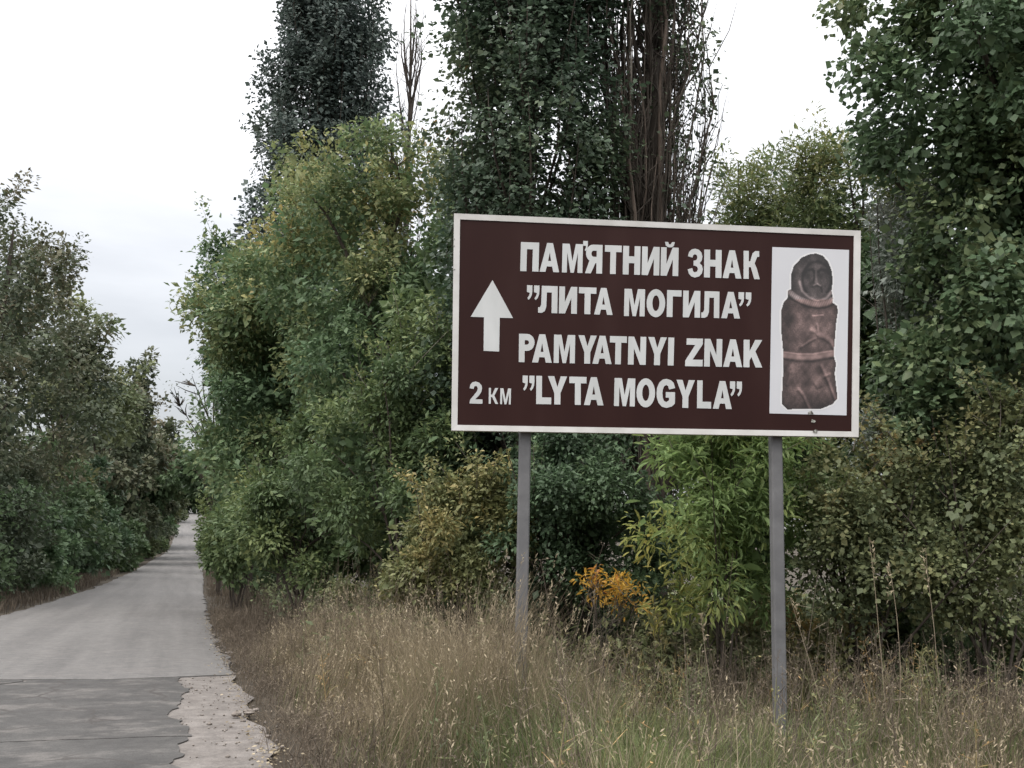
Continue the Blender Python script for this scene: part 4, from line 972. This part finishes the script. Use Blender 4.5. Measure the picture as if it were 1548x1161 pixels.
for i, (x, y, w, h) in enumerate([(3.3, 38, 1.6, 2.2), (3.4, 48, 1.6, 2.4), (3.5, 60, 1.6, 2.6)]):
    z = float(gz(y)); X = x+float(xc(y))
    bu = tree('verge_bush', ['green bush pressing on the right road edge before the tunnel', 'dark bush at the right road edge at the tunnel mouth', 'shaded bush on the right road edge inside the tunnel'][i], 'bush', (X, y, z),
         [((X, y, z+h*.55), (w, w*1.7, h*.6))], 320, 26, max(.12, .004*y), 'maple_dark', 90+i, group='bushes along the right road edge', trunk_r=.05, stems=5, stem_spread=.6, twig_len=.32, parts=('stem', 'foliage'), tint=(0, .8), fill=.15)
for i, (x, y) in enumerate([(3.7, 76), (3.8, 96), (4.0, 120), (4.1, 150), (-7.0, 96), (-7.2, 118), (-7.4, 145), (-7.6, 175), (4.2, 185)]):
    side = 'right' if x > 0 else 'left'
    copy_tree(bu, (x+float(xc(y)), y, float(gz(y))), i*.9, 1.15, f'{BUSH_N[side].pop(0)} of the distant bushes along the {side} edge of the far road', f'distant bushes on the {side} road edge')

# leafy ground cover on the floor of the belt
def undergrowth():
    r = np.random.default_rng(55)
    n = 2600
    y = r.uniform(9.5, 34, n); x = r.uniform(2.2, 19, n)
    k = (y+.62*x > 13.4) & (x-xc(y) > 2.2); x, y = x[k], y[k]
    h = r.uniform(.05, .75, len(x))
    tips = np.stack([x, y, gz(y)+h-.05], 1)
    V, F, att = spray(tips, unit(r.normal(size=(len(x), 3))*.5+np.array([0, 0, 1.])), 16, r, .30, .10, .6, 4.0, .3, (0, .8), spread=.6)
    tag(obj_np('undergrowth', V, F, LM['olive'], None, {'tint': att}), 'leafy ground cover on the floor of the tree belt', 'undergrowth', kind='stuff')
undergrowth()

# ------------------------------------------------------------------ grass and weeds
def blades(P, H, W, lean_dir, lean, att, r):
    n = len(P)
    d = np.stack([np.cos(lean_dir), np.sin(lean_dir), np.zeros(n)], 1)
    f = r.uniform(0, np.pi, n); s = np.stack([np.cos(f), np.sin(f), np.zeros(n)], 1)
    up = np.array([0, 0, 1.0])
    h = H[:, None]; l = (lean*H)[:, None]; w = W[:, None]*.5
    p1 = P+up*h*.40+d*l*.16; p2 = P+up*h*.76+d*l*.52; p3 = P+up*h*(.97)+d*l
    V = np.stack([P-s*w, P+s*w, p1-s*w*.85, p1+s*w*.85, p2-s*w*.55, p2+s*w*.55, p3], 1)
    b = (np.arange(n)*7)[:, None]
    F = np.concatenate([b+np.array([q]) for q in ([0, 1, 3], [0, 3, 2], [2, 3, 5], [2, 5, 4], [4, 5, 6])])
    return V.reshape(-1, 3), F, np.repeat(att, 7, 0), p3, d

def verge_h(x, y):
    return gz(y)-.06

def scatter(n, r, xr, yr, dens):
    x = r.uniform(*xr, n); y = r.uniform(*yr, n)
    k = r.random(n) < dens(x, y)
    return x[k], y[k]

def road_out(x, y):
    return x-xc(y)-.80

def sm(a, lo, hi): return np.clip((a-lo)/(hi-lo), 0, 1)

def bl(x, y, cx, cy, rx, ry): return np.exp(-((x-cx)/rx)**2-((y-cy)/ry)**2)

def clump(x, y, s, k): return sm(pn(np.stack([x, y, x*0], -1), s, k), .25, .62)
def tan_dens(x, y): return np.clip(.24*clump(x, y, 2.4, 1.0)+1.0*bl(x, y, 1.9, 12.5, 1.2, 4.5)+.75*bl(x, y, 2.7, 8.6, .9, 1.1)+.5*bl(x, y, 6.2, 5.8, 1.9, 1.0)*clump(x, y, 3.1, 6.0)-.3*bl(x, y, 3.7, 6.8, 1.3, 1.0), 0, 1)*sm(road_out(x, y), .25, .8)
def green_dens(x, y): return np.clip(.12+.2*clump(x, y, 2.0, 2.0)+1.0*bl(x, y, 3.5, 7.0, 1.6, 1.5), 0, 1)*sm(road_out(x, y), .2, .7)

def grass(name, label, n, r, dens, hr, wr, mat, xr=(.8, 12), yr=(4.2, 18), lean=(.15, .7), heads=0, tint=(0, 1), hfn=None):
    x, y = scatter(n, r, xr, yr, dens)
    m = len(x)
    P = np.stack([x, y, verge_h(x, y)], 1)
    H = r.uniform(*hr, m)*(1 if hfn is None else hfn(x, y))
    patch = pn(P, 1.3, 3.3)
    att = np.stack([tint[0]+(tint[1]-tint[0])*np.clip(.55*patch+.45*r.random(m), 0, 1), r.random(m), np.zeros(m)], 1)
    V, F, A, tip, d = blades(P, H, r.uniform(*wr, m), 7*pn(P, 1.4, 6.6)+r.normal(0, .9, m), r.uniform(*lean, m)*(.5+1.1*pn(P, 2.2, 1.6)), att, r)
    if heads:
        k = r.choice(m, int(m*heads), replace=False); q = 7
        PT = np.repeat(tip[k], q, 0)-np.repeat(np.array([[0, 0, 1.]])*.9+d[k]*.2, q, 0)*(np.tile(np.linspace(0, 1, q), len(k))*.11)[:, None]
        D = np.repeat(d[k]*.3, q, 0)+np.array([0, 0, .8])+r.normal(0, .45, (len(PT), 3))
        v2, f2, kk = leaves(PT, D, r.normal(0, 1, (len(PT), 3)), r.uniform(.02, .045, len(PT)), .3)
        a2 = np.repeat(np.stack([np.clip(r.uniform(.45, 1.0, len(PT)), 0, 1), r.random(len(PT)), np.zeros(len(PT))], 1), kk, 0)
        F = np.concatenate([F, f2+len(V)]); V = np.concatenate([V, v2]); A = np.concatenate([A, a2])
    o = obj_np(name, V, F, LM[mat], None, {'tint': A})
    tag(o, label, 'grass', kind='stuff')
    return o

r = np.random.default_rng(100)
def near_edge(x, y):
    q = np.stack([x, y, x*0], -1)
    return (.35+.65*sm(road_out(x, y), .1, 1.3))*(.5+.75*pn(q, 1.6, 4.0))*(.92+.42*bl(x, y, 2.0, 11.5, 1.2, 4.0)+.75*bl(x, y, 2.75, 8.5, .75, 1.0)-.35*bl(x, y, 5.1, 7.0, 1.3, 1.3))
def weed_relief(x, y):
    q = np.stack([x, y, x*0], -1)
    return (.5+.95*pn(q, 1.7, 9.0))*(1-.32*sm(x, 4.2, 5.6))
grass('dry_grass', 'tall pale dry grass with seed heads on the right verge', 135000, r, tan_dens, (.40, .90), (.0025, .0055), 'drygrass', heads=.15, hfn=near_edge)
grass('green_grass', 'green and yellowing grass in front of the sign', 165000, r, green_dens, (.22, .58), (.003, .006), 'greengrass', hfn=near_edge, lean=(.2, .9))
grass('low_grass', 'short brownish grass along the right road edge', 26000, r, lambda x, y: sm(road_out(x, y), -.12, .1)*(1-.6*sm(road_out(x, y), .6, 1.5)), (.05, .26), (.003, .006), 'deadweed', xr=(.6, 3.2), yr=(4.2, 30), lean=(.2, 1.0), tint=(.2, 1))
grass('far_grass', 'dry grass strip along the right road edge toward the tunnel', 22000, r, lambda x, y: sm(road_out(x, y), -.05, .3)*(1-sm(road_out(x, y), 1.8, 3.5)), (.3, .95), (.010, .02), 'deadweed', xr=(.7, 7), yr=(17, 75), tint=(.2, 1), hfn=near_edge)
grass('left_grass', 'grass strip along the left road edge', 18000, r, lambda x, y: sm(-4.0+xc(y)-x, -.08, .3)*(1-sm(-4+xc(y)-x, 2.0, 3.6)), (.15, .55), (.012, .026), 'deadweed', xr=(-8.5, -3.7), yr=(20, 110), tint=(0, .8))

def weeds(name, label, n, r, dens, hr, xr, yr, mat='deadweed', tint=(0, 1), q=26, wid=1.0, hfn=None):
    x, y = scatter(n, r, xr, yr, dens); m = len(x)
    P = np.stack([x, y, verge_h(x, y)], 1)
    H = r.uniform(*hr, m)*(1 if hfn is None else hfn(x, y))
    a = r.uniform(0, 2*np.pi, m); ln = r.uniform(.05, .35, m)*H
    top = P+np.stack([np.cos(a)*ln, np.sin(a)*ln, H], 1)
    st = tubes(np.stack([P, (P+top)/2+r.normal(0, .02, P.shape), top], 1), np.tile(np.array([.0035, .0028, .0014])*wid, (m, 1)), 3)
    ti = np.clip(.5*pn(P, 1.1, 8.1)+.5*r.random(m), 0, 1)*(tint[1]-tint[0])+tint[0]
    A1 = np.repeat(np.stack([ti, r.random(m), ti*0], 1), 9, 0)
    # side twigs as narrow faces
    T = np.repeat(np.arange(m), q); u = r.uniform(.30, 1.0, m*q)
    B = P[T]*(1-u)[:, None]+top[T]*u[:, None]
    az = r.uniform(0, 2*np.pi, m*q)
    D = np.stack([np.cos(az), np.sin(az), r.uniform(.1, 1.3, m*q)], 1)
    L = r.uniform(.05, .20, m*q)*(1.25-u*.6)
    V2, F2, k2 = leaves(B, D, r.normal(0, 1, (m*q, 3)), L, .035*wid, fold=.02)
    # dry leaf bits and seed pods
    e = B+unit(D)*(L*r.uniform(.4, 1, m*q))[:, None]
    V3, F3, k3 = leaves(e, r.normal(0, 1, e.shape), r.normal(0, 1, e.shape), r.uniform(.008, .026, m*q)*wid, .5)
    t2 = np.clip(ti[T]+r.normal(0, .15, m*q), 0, 1)
    A2 = np.repeat(np.stack([t2, r.random(m*q), t2*0], 1), k2, 0)
    A3 = np.repeat(np.stack([np.clip(t2+.1, 0, 1), r.random(m*q), t2*0], 1), k3, 0)
    S = st[1]; S = np.concatenate([S[:, [0, 1, 2]], S[:, [0, 2, 3]]])
    V = np.concatenate([st[0], V2, V3]); F = np.concatenate([S, F2+len(st[0]), F3+len(st[0])+len(V2)]); A = np.concatenate([A1, A2, A3])
    o = obj_np(name, V, F, LM[mat], None, {'tint': A}); tag(o, label, 'weeds', kind='stuff')
    return o
belt = lambda x, y: np.clip(.18+.9*sm(y+.55*x, 11.2, 13.0)+.6*bl(x, y, 6.5, 6.8, 1.6, 1.6), 0, 1)*sm(road_out(x, y), .5, 1.2)
weeds('dead_weeds', 'brown dead weeds standing before the bushes', 4700, r, belt, (.5, 1.2), (.9, 11), (5.0, 17), q=14, hfn=weed_relief, tint=(.05, 1))
weeds('roadside_weeds', 'dark brown dead weeds along the right road edge', 3400, r, lambda x, y: sm(road_out(x, y), -.02, .2)*(1-sm(road_out(x, y), .9, 1.6)), (.16, .5), (.7, 3.5), (4.5, 26), tint=(.1, .8), q=13, hfn=weed_relief)
weeds('green_weeds', 'mixed green weeds among the grass below the sign', 2200, r, lambda x, y: np.clip(.25+.6*sm(y+.55*x, 10.4, 12.0), 0, 1)*clump(x, y, 2.3, 4.0)*sm(road_out(x, y), .6, 1.2), (.35, .85), (.9, 10), (5, 14), mat='olive', q=16, wid=1.5)

# single tall dry stalks standing clear of the grass
M_STALK = noise_mat('dry_stalk', [(.3, (0.2080, 0.1680, 0.1200)), (.7, (0.3360, 0.2800, 0.2000))], scale=20, rough=.8)
def stalk(label, pa, pb, Z, seed, seeds=26):
    r = np.random.default_rng(seed)
    a = at(*pa, Z); a[2] = float(verge_h(a[0], a[1])); b = at(*pb, Z)
    root = empty('grass_stalk', a); tag(root, label, 'stalk', 'tall dry stalks by the right post')
    t = np.linspace(0, 1, 8)[:, None]
    p = a*(1-t)+b*t + np.sin(t*np.pi)*r.normal(0, .02, 3) + np.cumsum(r.normal(0, .004, (8, 3)), 0)
    V, F = tubes(p[None], np.linspace(.006, .002, 8)[None], 5)
    obj_np('stem', V, F, M_STALK, root, smooth=True)
    u = r.uniform(.80, 1.0, seeds); B = a*(1-u)[:, None]+b*u[:, None]
    V, F, k = leaves(B, unit(b-a)*.6+r.normal(0, .5, (seeds, 3)), r.normal(0, 1, (seeds, 3)), r.uniform(.025, .06, seeds), .25)
    obj_np('seed_head', V, F, LM['drygrass'], root, {'tint': np.repeat(np.stack([r.uniform(.5, 1, seeds)]*3, 1), k, 0)})
stalk('tall dry stalk leaning left beside the right post', (1262, 1080), (1198, 905), 8.6, 1)
stalk('tallest pale stalk right of the post, reaching the bushes', (1345, 1090), (1318, 815), 8.4, 2)
stalk('upright pale stalk next to the tallest one', (1352, 1090), (1342, 850), 8.6, 3)
stalk('thin stalk rising before the olive bush at right', (1430, 1080), (1395, 830), 8.8, 4)
stalk('bent dry stalk left of the right post', (1090, 1080), (1060, 925), 8.2, 5)

# stones and fallen leaves on the broken road edge
M_STONE = noise_mat('stone', [(.3, (0.1280, 0.1120, 0.0960)), (.7, (0.2720, 0.2400, 0.2160))], scale=14, rough=.9, bump=.6)
def stone(label, px, py, s, seed):
    r = np.random.default_rng(seed)
    Zd = 1.49/-(ray(px, py)[2]); c = CAM+ray(px, py)*Zd
    nl, ns = 6, 9
    V = []; F = []
    for i in range(nl+1):
        t = math.pi*i/nl
        for j in range(ns):
            a = 2*math.pi*j/ns
            k = s*(1+r.normal(0, .13))
            V.append((c[0]+1.25*k*math.sin(t)*math.cos(a), c[1]+k*math.sin(t)*math.sin(a), .03+s*.35+.62*k*math.cos(t)))
    for i in range(nl):
        for j in range(ns):
            F.append((i*ns+j, (i+1)*ns+j, (i+1)*ns+(j+1) % ns, i*ns+(j+1) % ns))
    o = obj_py('stone', V, F, M_STONE, None, (0, 0, 0)); tag(o, label, 'stone', 'broken stones at the road edge')
stone('largest broken stone lying on the pale strip at the road edge', 376, 1083, .05, 1)
stone('flat broken stone left of the largest one on the road edge', 358, 1085, .04, 2)
stone('small stone by the grass at the right road edge', 386, 1078, .028, 3)
stone('small dark stone farther up where the asphalt layer starts', 348, 990, .035, 4)
stone('tiny stone on the pale strip near the picture bottom', 405, 1118, .02, 5)

def gravel():
    r = np.random.default_rng(19)
    n = 700
    y = r.uniform(5, 22, n)**1.0; x = np.where(y < 13.5, r.uniform(.1, .95, n), .78+xc(y)+r.normal(0, .07, n))
    sz = r.uniform(.004, .016, n)*np.where(r.random(n) < .06, 2.0, 1)
    oct_ = np.array([[1, 0, 0], [-1, 0, 0], [0, 1, 0], [0, -1, 0], [0, 0, 1], [0, 0, -1]], float)
    V = np.stack([x, y, gz(y)+.012+np.where(y > 13.5, .02, 0)], 1)[:, None]+oct_[None]*sz[:, None, None]*r.uniform(.6, 1.2, (n, 6, 1))*np.array([1, 1, .7])
    f = np.array([[0, 2, 4], [2, 1, 4], [1, 3, 4], [3, 0, 4], [2, 0, 5], [1, 2, 5], [3, 1, 5], [0, 3, 5]])
    F = ((np.arange(n)*6)[:, None, None]+f[None]).reshape(-1, 3)
    tag(obj_np('gravel', V.reshape(-1, 3), F, M_STONE), 'loose grit along the crumbling right road edge', 'gravel', kind='stuff')
gravel()
def litter():
    r = np.random.default_rng(9)
    n = 520
    y = r.uniform(5, 26, n); x = .78+xc(y)-np.abs(r.normal(0, .10, n))
    P = np.stack([x, y, gz(y)+.03+r.uniform(0, .012, n)], 1)
    c = np.array([.80, 8.1, .03]); m = 60
    P[:m] = c+np.stack([r.normal(0, .10, m), r.normal(0, .22, m), r.uniform(.0, .03, m)], 1)
    a = r.uniform(0, 2*np.pi, n)
    V, F, k = leaves(P, np.stack([np.cos(a), np.sin(a), r.normal(0, .15, n)], 1), np.array([0, 0, 1.])+r.normal(0, .3, (n, 3)), r.uniform(.02, .05, n), .6)
    tint_ = r.uniform(0, .8, n); tint_[:m] = r.uniform(.7, 1, m)
    o = obj_np('fallen_leaves', V, F, LM['drygrass'], None, {'tint': np.repeat(np.stack([tint_, r.random(n), tint_], 1), k, 0)})
    tag(o, 'fallen dry leaves scattered along the right edge of the road', 'leaves', kind='stuff')
litter()
print('TRIS', sum(len(m.loops)-2*len(m.polygons) for m in bpy.data.meshes if m.users))
